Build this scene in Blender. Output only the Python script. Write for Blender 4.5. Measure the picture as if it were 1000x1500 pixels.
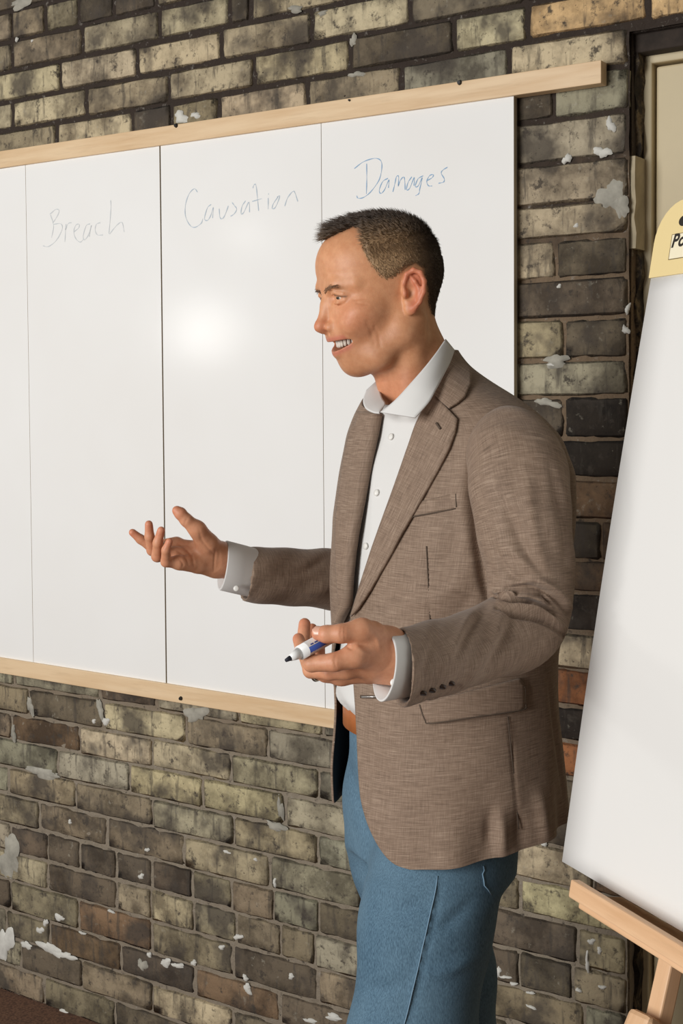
import bpy, bmesh, math, random
import numpy as np
from mathutils import Vector, Matrix
for o in list(bpy.data.objects): bpy.data.objects.remove(o)
scene = bpy.context.scene
C = scene.collection
random.seed(7)
RNG = np.random.RandomState(5)

# ------------------------------------------------------------------ camera
F_PX = 1900.0; PITCH = 0.0403; ROLL = -0.0066; CY = 659.5; CAM = np.array([0, 0, 1.5])
_c, _s = math.cos(PITCH), math.sin(PITCH)
FW = np.array([0, _c, -_s]); _up = np.array([0, _s, _c]); _ri = np.array([1.0, 0, 0])
RI = _ri*math.cos(ROLL) + _up*math.sin(ROLL)
UP = _up*math.cos(ROLL) - _ri*math.sin(ROLL)
cd = bpy.data.cameras.new('camera'); cam = bpy.data.objects.new('camera', cd); C.objects.link(cam)
M = Matrix(((RI[0], UP[0], -FW[0], 0), (RI[1], UP[1], -FW[1], 0), (RI[2], UP[2], -FW[2], 1.5), (0, 0, 0, 1)))
cam.matrix_world = M
cd.sensor_fit = 'VERTICAL'; cd.sensor_height = 36.0; cd.sensor_width = 24.0
cd.lens = F_PX/1500*36.0
cd.shift_y = -(750-CY)/1500
cd.clip_start = 0.05
cd.dof.use_dof = False
scene.camera = cam

# ------------------------------------------------------------------ light of the room
W = bpy.data.worlds.new('room_light'); scene.world = W; W.use_nodes = True
bg = W.node_tree.nodes['Background']; bg.inputs[0].default_value = (1.0, 0.92, 0.82, 1); bg.inputs[1].default_value = 0.15
WD_ = 2.2107; WN_ = np.array([math.sin(.5803), math.cos(.5803), 0])
def ray(x, y): return FW + RI*((x-500)/F_PX) + UP*((CY-y)/F_PX)
def area(name, loc, target, sx, sy, power, col):
    l = bpy.data.lights.new(name, 'AREA'); l.shape = 'RECTANGLE'; l.size = sx; l.size_y = sy
    l.energy = power; l.color = col
    o = bpy.data.objects.new(name, l); C.objects.link(o); o.location = loc
    o.rotation_euler = (Vector(target)-Vector(loc)).to_track_quat('-Z', 'Y').to_euler(); return o
area('window_daylight', (-2.8, -0.8, 1.85), (0.0, 1.95, 1.25), 1.8, 1.9, 150, (1.0, 0.996, 0.985))
def lamp(name, x, y, dist, r, power):      # a round lamp of the room, mirrored by the glossy board at (x, y)
    v = ray(x, y); t = (WD_-WN_@CAM)/(WN_@v); p = CAM+v*t; v = v/np.linalg.norm(v); q = p+(v-2*(v@WN_)*WN_)*dist
    l = bpy.data.lights.new(name, 'POINT'); l.energy = power; l.shadow_soft_size = r; l.color = (1, .985, .96)
    o = bpy.data.objects.new(name, l); C.objects.link(o); o.location = tuple(q)
lamp('globe_lamp', 300, 485, 2.1, .11, 17)
lamp('small_globe_lamp', 358, 343, 2.3, .05, 4)
vs = scene.view_settings
vs.view_transform = 'Standard'; vs.look = 'None'; vs.exposure = 0.0; vs.gamma = 1.0; vs.use_curve_mapping = False

# ------------------------------------------------------------------ helpers
def ray(x, y): return FW + RI*((x-500)/F_PX) + UP*((CY-y)/F_PX)
def P(x, y, Y):
    v = ray(x, y); return CAM + v*(Y/v[1])
def proj(p):
    d = np.asarray(p)-CAM; z = d@FW
    return np.stack([500+F_PX*(d@RI)/z, CY-F_PX*(d@UP)/z], -1)
def srgb(r, g, b):
    f = lambda c: (c/255/12.92) if c/255 <= .04045 else ((c/255+.055)/1.055)**2.4
    return (f(r), f(g), f(b), 1)

class NT:
    def __init__(s, name):
        s.m = bpy.data.materials.new(name); s.m.use_nodes = True; s.t = s.m.node_tree
        s.b = s.t.nodes['Principled BSDF']
    def n(s, typ, **kw):
        k = s.t.nodes.new(typ)
        for a, v in kw.items():
            if a in ('operation', 'blend_type', 'data_type', 'attribute_name', 'noise_dimensions', 'feature', 'wave_type', 'bands_direction'): setattr(k, a, v)
            else: k.inputs[a].default_value = v
        return k
    def l(s, a, b): s.t.links.new(a, b)
    def ramp(s, src, stops):
        r = s.t.nodes.new('ShaderNodeValToRGB'); e = r.color_ramp.elements
        e[0].position, e[0].color = stops[0]; e[1].position, e[1].color = stops[-1]
        for p_, c_ in stops[1:-1]:
            k = e.new(p_); k.color = c_
        s.l(src, r.inputs[0]); return r.outputs[0]
    def mix(s, fac, a, b, bt='MIX'):
        m = s.t.nodes.new('ShaderNodeMix'); m.data_type = 'RGBA'; m.blend_type = bt
        for v, i in ((fac, 0), (a, 6), (b, 7)):
            if hasattr(v, 'links') or hasattr(v, 'is_linked'): s.l(v, m.inputs[i])
            else: m.inputs[i].default_value = v
        return m.outputs[2]
    def noise(s, vec, scale, detail=4, rough=.6):
        k = s.n('ShaderNodeTexNoise', Scale=scale, Detail=detail, Roughness=rough)
        if vec is not None: s.l(vec, k.inputs['Vector'])
        return k.outputs['Fac']
    def pos(s): return s.n('ShaderNodeNewGeometry').outputs['Position']
    def bump(s, h, strength, dist=.01):
        k = s.n('ShaderNodeBump', Strength=strength, Distance=dist); s.l(h, k.inputs['Height']); s.l(k.outputs[0], s.b.inputs['Normal'])
    def rough(s, v): s.b.inputs['Roughness'].default_value = v; return s

def simple(name, col, rough=.6, metal=0, noise=0, nscale=40):
    t = NT(name); t.b.inputs['Roughness'].default_value = rough; t.b.inputs['Metallic'].default_value = metal
    if noise:
        f = t.noise(t.pos(), nscale)
        d = tuple(c*(1-noise) for c in col[:3])+(1,); e = tuple(min(1, c*(1+noise)) for c in col[:3])+(1,)
        t.l(t.ramp(f, [(.3, d), (.7, e)]), t.b.inputs['Base Color'])
    else: t.b.inputs['Base Color'].default_value = col
    return t.m

def mesh_obj(name, verts, faces, mat=None, parent=None, smooth=False):
    me = bpy.data.meshes.new(name); me.from_pydata([tuple(map(float, v)) for v in verts], [], [tuple(map(int, f)) for f in faces]); me.update()
    if mat: me.materials.append(mat)
    if smooth: me.polygons.foreach_set('use_smooth', [True]*len(me.polygons))
    o = bpy.data.objects.new(name, me); C.objects.link(o)
    if parent: o.parent = parent
    return o
def bm_obj(name, bm, mat=None, parent=None, smooth=False):
    me = bpy.data.meshes.new(name); bm.to_mesh(me); bm.free()
    if mat: me.materials.append(mat)
    if smooth: me.polygons.foreach_set('use_smooth', [True]*len(me.polygons))
    o = bpy.data.objects.new(name, me); C.objects.link(o)
    if parent: o.parent = parent
    return o
def empty(name, loc=(0, 0, 0)):
    o = bpy.data.objects.new(name, None); C.objects.link(o); o.location = loc; o.empty_display_size = .1; return o
def tag(o, label=None, cat=None, group=None, kind=None):
    if label: o['label'] = label
    if cat: o['category'] = cat
    if group: o['group'] = group
    if kind: o['kind'] = kind
    return o
def box_bm(x0, x1, y0, y1, z0, z1, bev=0.0, seg=2):
    bm = bmesh.new(); bmesh.ops.create_cube(bm, size=1)
    for v in bm.verts: v.co = Vector(((x0+x1)/2+v.co.x*(x1-x0), (y0+y1)/2+v.co.y*(y1-y0), (z0+z1)/2+v.co.z*(z1-z0)))
    if bev: bmesh.ops.bevel(bm, geom=bm.edges[:], offset=bev, segments=seg, affect='EDGES', profile=.5)
    return bm
def box(name, x0, x1, y0, y1, z0, z1, mat, parent=None, bev=0.0):
    return bm_obj(name, box_bm(x0, x1, y0, y1, z0, z1, bev), mat, parent)
def tube(name, pts, rad, mat, parent=None, n=10, cap=True, smooth=True):
    pts = np.array(pts, float); rad = np.broadcast_to(np.array(rad, float), (len(pts),))
    V, Fc = [], []
    up = np.array([0, 0, 1.0])
    for i in range(len(pts)):
        t = pts[min(i+1, len(pts)-1)]-pts[max(i-1, 0)]; t = t/np.linalg.norm(t)
        if i == 0:
            a = np.cross(t, up); a = np.cross(t, [1, 0, 0]) if np.linalg.norm(a) < .1 else a
        else: a = a-t*(a@t)
        a = a/np.linalg.norm(a); b = np.cross(t, a)
        for k in range(n):
            th = 2*math.pi*k/n; V.append(pts[i]+rad[i]*(a*math.cos(th)+b*math.sin(th)))
    for i in range(len(pts)-1):
        for k in range(n): Fc.append((i*n+k, i*n+(k+1) % n, (i+1)*n+(k+1) % n, (i+1)*n+k))
    if cap: Fc.append(tuple(range(n-1, -1, -1))); Fc.append(tuple((len(pts)-1)*n+k for k in range(n)))
    return mesh_obj(name, V, Fc, mat, parent, smooth)

# ------------------------------------------------------------------ the brick wall
WA, WD = 0.5803, 2.2347
WN = np.array([math.sin(WA), math.cos(WA), 0]); WT = np.array([math.cos(WA), -math.sin(WA), 0])
def onwall(x, y, off=0.0):      # where a sight line meets the wall plane moved towards the room by off -> (s, z)
    v = ray(x, y); t = (WD-off-WN@CAM)/(WN@v); p = CAM+v*t; return float(p@WT), float(p[2])

def brick_material():
    t = NT('old_brick'); pos = t.pos()
    oi = t.n('ShaderNodeObjectInfo')
    n1 = t.noise(pos, 9, 5, .65); n2 = t.noise(pos, 42, 5, .7); n3 = t.noise(pos, 160, 3, .6); n4 = t.noise(pos, 8.5, 4, .6); mv = t.n('ShaderNodeMapping'); mv.inputs['Scale'].default_value = (60, 60, 9); t.l(pos, mv.inputs['Vector']); n5 = t.noise(mv.outputs[0], 1.0, 4, .6)
    base = oi.outputs['Color']
    lo = t.mix(1.0, base, (.42, .40, .375, 1), 'MULTIPLY'); hi = t.mix(1.0, base, (1.12, 1.11, 1.06, 1), 'MULTIPLY')
    c = t.mix(t.ramp(n1, [(.38, (0, 0, 0, 1)), (.56, (1, 1, 1, 1))]), lo, hi)
    c = t.mix(t.ramp(n2, [(.33, (.9, .9, .9, 1)), (.44, (0, 0, 0, 1))]), c, (.055, .044, .034, 1))
    spots = t.ramp(n2, [(.62, (0, 0, 0, 1)), (.70, (.4, .4, .4, 1))])
    c = t.mix(spots, c, (.42, .39, .31, 1))
    soot = t.ramp(n4, [(.50, (0, 0, 0, 1)), (.64, (.82, .82, .82, 1))])
    c = t.mix(soot, c, (.06, .048, .038, 1))
    c = t.mix(t.ramp(n5, [(.34, (.6, .6, .6, 1)), (.44, (0, 0, 0, 1))]), c, (.06, .05, .04, 1))
    pits = t.ramp(n3, [(.27, (.7, .7, .7, 1)), (.36, (0, 0, 0, 1))])
    c = t.mix(pits, c, (.02, .016, .013, 1))
    t.l(c, t.b.inputs['Base Color']); t.rough(.92)
    a = t.n('ShaderNodeMath', operation='ADD'); t.l(n2, a.inputs[0]); t.l(n3, a.inputs[1])
    t.bump(a.outputs[0], .35, .005); return t.m
def mortar_material():
    t = NT('old_mortar'); pos = t.pos()
    sp = t.n('ShaderNodeSeparateXYZ'); t.l(pos, sp.inputs[0])
    n1 = t.noise(pos, 7, 4); n2 = t.noise(pos, 60, 5, .7)
    add = t.n('ShaderNodeMath', operation='MULTIPLY_ADD'); t.l(n1, add.inputs[0]); add.inputs[1].default_value = .7; t.l(sp.outputs[2], add.inputs[2])
    c = t.ramp(add.outputs[0], [(0, srgb(104, 96, 84)), (1, srgb(104, 96, 84))])
    mr = t.n('ShaderNodeMapRange'); t.l(add.outputs[0], mr.inputs[0])
    mr.inputs[1].default_value = .5; mr.inputs[2].default_value = 2.5
    c = t.ramp(mr.outputs[0], [(0, srgb(136, 124, 108)), (.25, srgb(140, 129, 113)), (.45, srgb(118, 100, 80)), (.78, srgb(122, 103, 82)), (.88, srgb(60, 49, 40)), (1, srgb(52, 42, 35))])
    c = t.mix(t.ramp(n2, [(.30, (1, 1, 1, 1)), (.42, (0, 0, 0, 1))]), c, (.05, .04, .032, 1))
    c = t.mix(t.ramp(n2, [(.60, (0, 0, 0, 1)), (.72, (.6, .6, .6, 1))]), c, (.36, .33, .29, 1))
    t.l(c, t.b.inputs['Base Color']); t.rough(.95); t.bump(n2, .7, .008); return t.m
BRICK = brick_material(); MORTAR = mortar_material()

# mortar bed of the wall (with the doorway cut out), local x = along the wall, y = into the wall
CORNER = -0.849; DOORTOP = 2.148
def mortar_bed():
    V, Fc, idx = [], [], {}
    xs = np.concatenate([np.linspace(-4.0, -2.6, 36), np.linspace(-2.58, CORNER, 110), np.linspace(CORNER+.03, .12, 20), np.linspace(.15, .9, 18)])
    zs = np.concatenate([np.linspace(0, DOORTOP, 128), np.linspace(DOORTOP+.02, 2.95, 36)])
    nx = len(xs)
    for z in zs:
        for x in xs:
            d = .004*math.sin(x*61+z*37)*math.sin(x*23-z*71)+random.uniform(-.0016, .0016)
            V.append((x, WD+.0048+d*.55, z))
    for j in range(len(zs)-1):
        for i in range(nx-1):
            xm = (xs[i]+xs[i+1])/2; zm = (zs[j]+zs[j+1])/2
            if CORNER < xm < .13 and zm < DOORTOP+.005: continue
            Fc.append((j*nx+i, j*nx+i+1, (j+1)*nx+i+1, (j+1)*nx+i))
    # solid behind
    b = len(V)
    def bx(x0, x1, z0, z1):
        b = len(V); y0, y1 = WD+.016, WD+.25
        for x in (x0, x1):
            for y in (y0, y1):
                for z in (z0, z1): V.append((x, y, z))
        for f in ((0, 1, 3, 2), (4, 6, 7, 5), (0, 4, 5, 1), (2, 3, 7, 6), (0, 2, 6, 4), (1, 5, 7, 3)): Fc.append(tuple(b+k for k in f))
    bx(-4.0, CORNER, 0, 2.95); bx(.13, .9, 0, 2.95); bx(CORNER, .13, DOORTOP, 2.95)
    return V, Fc
V, Fc = mortar_bed()
wall = mesh_obj('wall_back', V, Fc, MORTAR); tag(wall, kind='structure'); wall['label'] = 'old cream and soot-dark brick wall behind the whiteboard'
wall.rotation_euler.z = -WA

# a few brick shapes: rounded worn blocks with uneven faces, unit size, shared between the bricks
def brick_proto(seed):
    r = random.Random(seed); us = [0, .022, .13, .27, .42, .58, .73, .87, .978, 1]; ws = [0, .06, .34, .66, .94, 1]; nx, nz = len(us)-1, len(ws)-1
    V, Fc = [], []
    for j in range(nz+1):
        for i in range(nx+1):
            u, w = us[i]-.5, ws[j]-.5; rim_ = i in (0, nx) or j in (0, nz)
            y = .0042 if rim_ else 0.0
            if i in (0, nx) and j in (0, nz): u *= .982; w *= .90; y = .006
            jx = r.uniform(-.008, .008) if i in (0, 1, nx-1, nx) else r.uniform(-.02, .02); jz = r.uniform(-.022, .022)
            V.append((u+jx, y+r.uniform(-.0012, .0016), w+jz))
    n = len(V)
    for j in range(nz):
        for i in range(nx): Fc.append((j*(nx+1)+i, j*(nx+1)+i+1, (j+1)*(nx+1)+i+1, (j+1)*(nx+1)+i))
    rim = [i for i in range(nx+1)]+[(j)*(nx+1)+nx for j in range(1, nz+1)]+[nz*(nx+1)+i for i in range(nx-1, -1, -1)]+[j*(nx+1) for j in range(nz-1, 0, -1)]
    for k in rim: V.append((V[k][0], .095, V[k][2]))
    m = len(rim)
    for k in range(m): Fc.append((rim[k], n+k, n+(k+1) % m, rim[(k+1) % m]))
    me = bpy.data.meshes.new('brick'); me.from_pydata(V, [], Fc); me.update(); me.materials.append(BRICK)
    me.polygons.foreach_set('use_smooth', [len(p.vertices) == 4 and p.index < nx*nz for p in me.polygons])
    return me
PROTO = [brick_proto(100+i) for i in range(14)]
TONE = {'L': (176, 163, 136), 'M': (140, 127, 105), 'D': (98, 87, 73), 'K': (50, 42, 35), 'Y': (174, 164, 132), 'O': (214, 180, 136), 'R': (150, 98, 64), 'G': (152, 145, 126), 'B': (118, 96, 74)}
ZC = [2.95, 2.88, 2.808, 2.736, 2.664, 2.591, 2.518, 2.446, 2.373, 2.301, 2.230, 2.160, 2.090, 2.012, 1.931, 1.855, 1.790, 1.716, 1.643, 1.568, 1.499, 1.422, 1.349, 1.272, 1.198, 1.137, 1.062, .993, .921, .855, .787, .717, .650, .578, .509, .434, .363, .289, .212, .141, .070, -.004]
# joints as read off the photograph, row by row: (x, y) on the wall; tones of the bricks between them
ROWS = {
 7: ([(17, 40), (65, 30), (114, 22), (166, 12), (227, 5)], 'MMMDD'),
 8: ([(17, 80), (120, 60), (232, 40), (336, 22), (365, 20), (520, 5)], 'MMLLDL'),
 9: ([(87, 118), (199, 95), (323, 70), (455, 40), (600, 15), (767, 10)], 'LLLLLMD'),
 10: ([(17, 170), (126, 150), (246, 125), (371, 115), (512, 70), (664, 55), (771, 45), (948, 25), (1100, 8)], 'LLLLLDLOO'),
 11: ([(82, 200), (194, 185), (250, 175), (319, 155), (449, 130), (586, 115), (745, 85)], 'MLDMLMGL'),
 12: ([(810, 155)], 'DG'),
 13: ([(716, 190)], 'GG'), 14: ([(716, 230)], 'LL'), 15: ([(716, 300)], 'LL'), 16: ([(813, 380)], 'LD'), 17: ([(716, 440)], 'DD'),
 18: ([(825, 500)], 'LD'), 19: ([(716, 560)], 'GG'), 20: ([(826, 620)], 'DK'), 21: ([(735, 670)], 'DK'), 22: ([(720, 720)], 'BB'),  # behind the man, here and below: sooty bricks toned darker to hold the shade
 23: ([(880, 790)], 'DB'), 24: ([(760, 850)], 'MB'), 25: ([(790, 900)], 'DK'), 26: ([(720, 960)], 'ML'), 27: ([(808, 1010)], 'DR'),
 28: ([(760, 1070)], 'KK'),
 29: ([(19, 990), (145, 1015), (228, 1027), (348, 1048), (472, 1070), (600, 1090), (760, 1110)], 'GGDGLGDR'),
 30: ([(41, 1030), (150, 1045), (271, 1070), (391, 1095), (520, 1120), (650, 1150), (775, 1170)], 'MDLMGGDD'),
 31: ([(16, 1065), (116, 1085), (221, 1105), (337, 1125), (466, 1155), (590, 1180), (730, 1210)], 'MBLLLGDD'),
 32: ([(84, 1130), (189, 1145), (296, 1170), (416, 1205), (530, 1225), (700, 1265)], 'GGYYGGL'),
 33: ([(12, 1145), (110, 1165), (222, 1195), (341, 1225), (464, 1255), (600, 1290), (760, 1325)], 'GMMGLGMY'),
 34: ([(56, 1190), (156, 1225), (269, 1260), (394, 1285), (527, 1320), (680, 1360)], 'MMMLGGD'),
 35: ([(15, 1235), (69, 1240), (116, 1255), (169, 1265), (222, 1280), (280, 1300), (339, 1315), (400, 1335), (466, 1355), (530, 1380), (640, 1400), (759, 1420), (838, 1445)], 'GDDDDDMMGDDDDM'),
 36: ([(69, 1285), (170, 1310), (220, 1330), (283, 1350), (345, 1365), (410, 1385), (460, 1395), (570, 1420), (690, 1450)], 'LDLLLMMGGM'),
 37: ([(15, 1310), (114, 1340), (221, 1370), (340, 1410), (464, 1445), (590, 1480)], 'DMBMDMM'),
 38: ([(8, 1345), (72, 1365), (176, 1395), (284, 1430), (409, 1475)], 'GMBDBD'),
 39: ([(30, 1390), (119, 1430), (222, 1470), (340, 1500)], 'GDMLM'),
 40: ([(64, 1450), (167, 1490)], 'MMD'),
}
extra = []   # bricks beyond the frame or behind the board's edge, joined
def add_brick(s0, s1, z0, z1, tone, child=True):
    g = random.uniform(.0042, .0060) if z0 > 2.05 else random.uniform(.0022, .0042); w, h = s1-s0-2*g, z1-z0-2*g
    if w < .02: return
    j = random.uniform(.9, 1.12); c = [x*j*random.uniform(.985, 1.015) for x in TONE[tone]]
    col = srgb(*c); y = WD+random.uniform(-.0015, .0018)
    loc = ((s0+s1)/2, y, (z0+z1)/2+random.uniform(-.0012, .0012))
    if not child: extra.append((loc, (w, h), random.choice(PROTO), col)); return
    o = bpy.data.objects.new('brick', random.choice(PROTO)); C.objects.link(o); o.parent = wall
    o.location = loc; o.scale = (w, 1, h); o.color = col
    o.rotation_euler.y = random.uniform(-.008, .008)
BOARD_S0, BOARD_S1 = -2.76, -1.074
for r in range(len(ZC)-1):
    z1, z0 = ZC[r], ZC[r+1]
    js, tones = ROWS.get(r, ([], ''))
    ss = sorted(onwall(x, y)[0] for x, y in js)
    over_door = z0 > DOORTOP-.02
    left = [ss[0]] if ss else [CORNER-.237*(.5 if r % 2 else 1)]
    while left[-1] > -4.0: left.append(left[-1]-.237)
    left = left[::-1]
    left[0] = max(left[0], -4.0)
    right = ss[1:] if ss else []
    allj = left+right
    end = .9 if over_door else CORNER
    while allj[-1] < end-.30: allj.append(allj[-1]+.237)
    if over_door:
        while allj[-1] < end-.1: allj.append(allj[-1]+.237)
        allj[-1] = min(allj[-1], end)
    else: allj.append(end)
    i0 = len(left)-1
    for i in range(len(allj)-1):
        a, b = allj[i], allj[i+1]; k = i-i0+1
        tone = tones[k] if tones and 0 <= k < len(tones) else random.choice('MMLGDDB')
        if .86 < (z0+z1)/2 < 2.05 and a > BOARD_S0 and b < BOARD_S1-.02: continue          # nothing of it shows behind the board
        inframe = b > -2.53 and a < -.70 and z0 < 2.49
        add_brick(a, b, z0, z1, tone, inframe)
for r in range(10, len(ZC)-1):                                    # the pier on the far side of the doorway
    x = .13-(.118 if r % 2 else 0)
    for a, b in ((.13, .25), (.25, .487), (.487, .724), (.724, .9)) if r % 2 else ((.13, .367), (.367, .604), (.604, .841), (.841, .9)):
        add_brick(a, b, ZC[r+1], ZC[r], random.choice('MLGDB'), False)
def join_extra():
    V, Fc, cols = [], [], []
    for (x, y, z), (w, h), me, col in extra:
        b = len(V)
        for v in me.vertices: V.append((x+v.co.x*w, y+v.co.y, z+v.co.z*h))
        for p in me.polygons: Fc.append(tuple(b+k for k in p.vertices))
    o = mesh_obj('brickwork', V, Fc, BRICK, wall); o.color = srgb(112, 101, 82); o['kind'] = 'stuff'
join_extra()
# ------------------------------------------------------------------ floor, doorway, door
def carpet():
    t = NT('brown_carpet'); pos = t.pos()
    v = t.n('ShaderNodeTexVoronoi', Scale=170.0); t.l(pos, v.inputs['Vector']); n = t.noise(pos, 90, 3)
    c = t.ramp(v.outputs['Distance'], [(.0, srgb(150, 110, 84)), (.8, srgb(78, 54, 42))])
    c = t.mix(n, c, srgb(98, 70, 54)); t.l(c, t.b.inputs['Base Color']); t.rough(1.0); t.bump(v.outputs['Distance'], -.9, .01); return t.m
floor = box('floor', -4.5, 3.5, -3.5, 4.6, -.1, 0, carpet()); tag(floor, 'brown looped carpet floor', kind='structure')

def wood(name, a, b, scale=1.0, axis=0):
    t = NT(name); tc = t.n('ShaderNodeTexCoord'); mp = t.n('ShaderNodeMapping')
    sc = [26*scale]*3; sc[axis] = 2.2*scale; mp.inputs['Scale'].default_value = sc
    t.l(tc.outputs['Object'], mp.inputs['Vector'])
    n = t.noise(mp.outputs[0], 1.6, 5, .6); w = t.noise(mp.outputs[0], 5, 3, .6)
    c = t.ramp(n, [(.3, a), (.62, b)]); c = t.mix(t.ramp(w, [(.55, (0, 0, 0, 1)), (.8, (.35, .35, .35, 1))]), c, tuple(x*.72 for x in a[:3])+(1,))
    t.l(c, t.b.inputs['Base Color']); t.rough(.5); return t.m
PINE = wood('pale_maple', srgb(214, 180, 138), srgb(230, 202, 164))
BEECH = wood('beech_wood', srgb(208, 164, 122), srgb(228, 188, 148))
CREAM = simple('cream_paint', srgb(210, 194, 158), .55, noise=.04, nscale=6)
DARKJ = None
def dark_jamb():
    t = NT('tarred_jamb'); pos = t.pos(); n = t.noise(pos, 16, 6, .7)
    c = t.ramp(n, [(.38, srgb(30, 25, 20)), (.52, srgb(58, 48, 38)), (.60, srgb(120, 104, 78)), (.66, srgb(50, 42, 34))]); t.l(c, t.b.inputs['Base Color']); t.rough(.9); t.bump(n, .8, .01); return t.m
DARKJ = dark_jamb()
def rough_plate(name, x0, x1, y0, y1, z0, z1, mat, parent, amp=.004, seed=1):
    r = random.Random(seed); V, Fc = [], []; n = int((z1-z0)/.025)
    for j in range(n+1):
        z = z0+(z1-z0)*j/n
        for (x, y) in ((x0, y0), (x1+r.uniform(-amp, amp), y0+r.uniform(-amp*1.4, amp*1.4)), (x1+r.uniform(-amp, amp)*.6, (y0+y1)/2), (x1, y1), (x0, y1)): V.append((x, y, z))
    for j in range(n):
        for k in range(5): Fc.append((j*5+k, j*5+(k+1) % 5, j*5+5+(k+1) % 5, j*5+5+k))
    Fc.append((4, 3, 2, 1, 0)); Fc.append(tuple(n*5+k for k in range(5)))
    return mesh_obj(name, V, Fc, mat, parent)
rough_plate('jamb_plaster', CORNER-.02, CORNER+.006, WD+.035, WD+.10, 0, DOORTOP, DARKJ, wall, .006, 3)
rough_plate('plaster_patch', CORNER-.02, CORNER+.0085, WD+.012, WD+.07, 1.765, 1.93, simple('bare_plaster', srgb(176, 163, 136), .9, noise=.15, nscale=25), wall, .002, 5)
box('lintel', CORNER-.03, .16, WD+.03, WD+.12, DOORTOP-.032, DOORTOP+.012, simple('lintel_soot', srgb(52, 43, 36), .9, noise=.4, nscale=30), wall, .003)
door = empty('door_1', (0, 0, 0)); door.rotation_euler.z = -WA; tag(door, 'cream painted panelled door in the brick doorway', kind='structure')
dy = WD+.075; DS = CORNER+.004
# casing, then the door leaf: stiles, rails and recessed panels
box('door_casing', DS, DS+.016, dy-.012, dy+.06, 0, 2.118, CREAM, door, .003)
box('door_casing', DS, .13, dy-.012, dy+.06, 2.102, 2.118, CREAM, door, .003)
box('door_casing', .108, .128, dy-.012, dy+.06, 0, 2.118, CREAM, door, .003)
x0 = DS+.020
box('stile', x0, x0+.105, dy, dy+.042, .01, 2.098, CREAM, door, .004); box('stile', .0, .105, dy, dy+.042, .01, 2.098, CREAM, door, .004)
for z0, z1 in ((1.99, 2.098), (.95, 1.10), (.01, .24)): box('rail', x0+.1, .003, dy+.001, dy+.041, z0, z1, CREAM, door, .004)
for z0, z1 in ((1.09, 2.0), (.23, .96)): box('door_panel', x0+.10, .004, dy+.016, dy+.03, z0, z1, CREAM, door)
bm = bmesh.new(); bmesh.ops.create_uvsphere(bm, u_segments=20, v_segments=12, radius=.028)
for v in bm.verts: v.co += Vector((.05, dy-.055, 1.0))
kn = bm_obj('door_knob', bm, simple('brass', srgb(150, 120, 70), .3, 1), door, True)
tube('knob_stem', [(.05, dy-.05, 1.0), (.05, dy+.005, 1.0)], .01, kn.data.materials[0], door)

# ------------------------------------------------------------------ old paint and plaster splashes on the brick
PAINT = simple('old_white_paint', srgb(206, 204, 196), .7, noise=.12, nscale=50)
PAINTG = simple('grey_plaster_smear', srgb(160, 156, 144), .9, noise=.25, nscale=35)
def splash(x, y, rx, ry, mat, seed, rot=0, lobes=1.0):
    s, z = onwall(x, y, .006); k = 1.0/((proj(WT*s+WN*WD+np.array([0, 0, z]))-proj(WT*s+WN*WD+np.array([0, 0, z-.01])))[1]*-100)
    r = random.Random(seed); n = 34; V = [(s, WD-.0034, z)]
    ph = [r.uniform(0, 6.28) for _ in range(6)]
    for q, (ins, yy) in enumerate(((.72, -.0031), (1.0, .0010))):
        for i in range(n):
            a = 2*math.pi*i/n; q_ = 1+lobes*(.24*math.sin(2*a+ph[0])+.16*math.sin(3*a+ph[1])+.10*math.sin(5*a+ph[2])+.07*math.sin(9*a+ph[3]))+r.uniform(-.06, .06)
            dx, dz = rx*k*q_*ins*math.cos(a), ry*k*q_*ins*math.sin(a)
            V.append((s+dx*math.cos(rot)-dz*math.sin(rot), WD+yy, z+dx*math.sin(rot)+dz*math.cos(rot)))
    Fc = [(0, 1+i, 1+(i+1) % n) for i in range(n)]+[(1+i, 1+n+i, 1+n+(i+1) % n, 1+(i+1) % n) for i in range(n)]
    mesh_obj('paint_splash', V, Fc, mat, wall, True)
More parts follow.
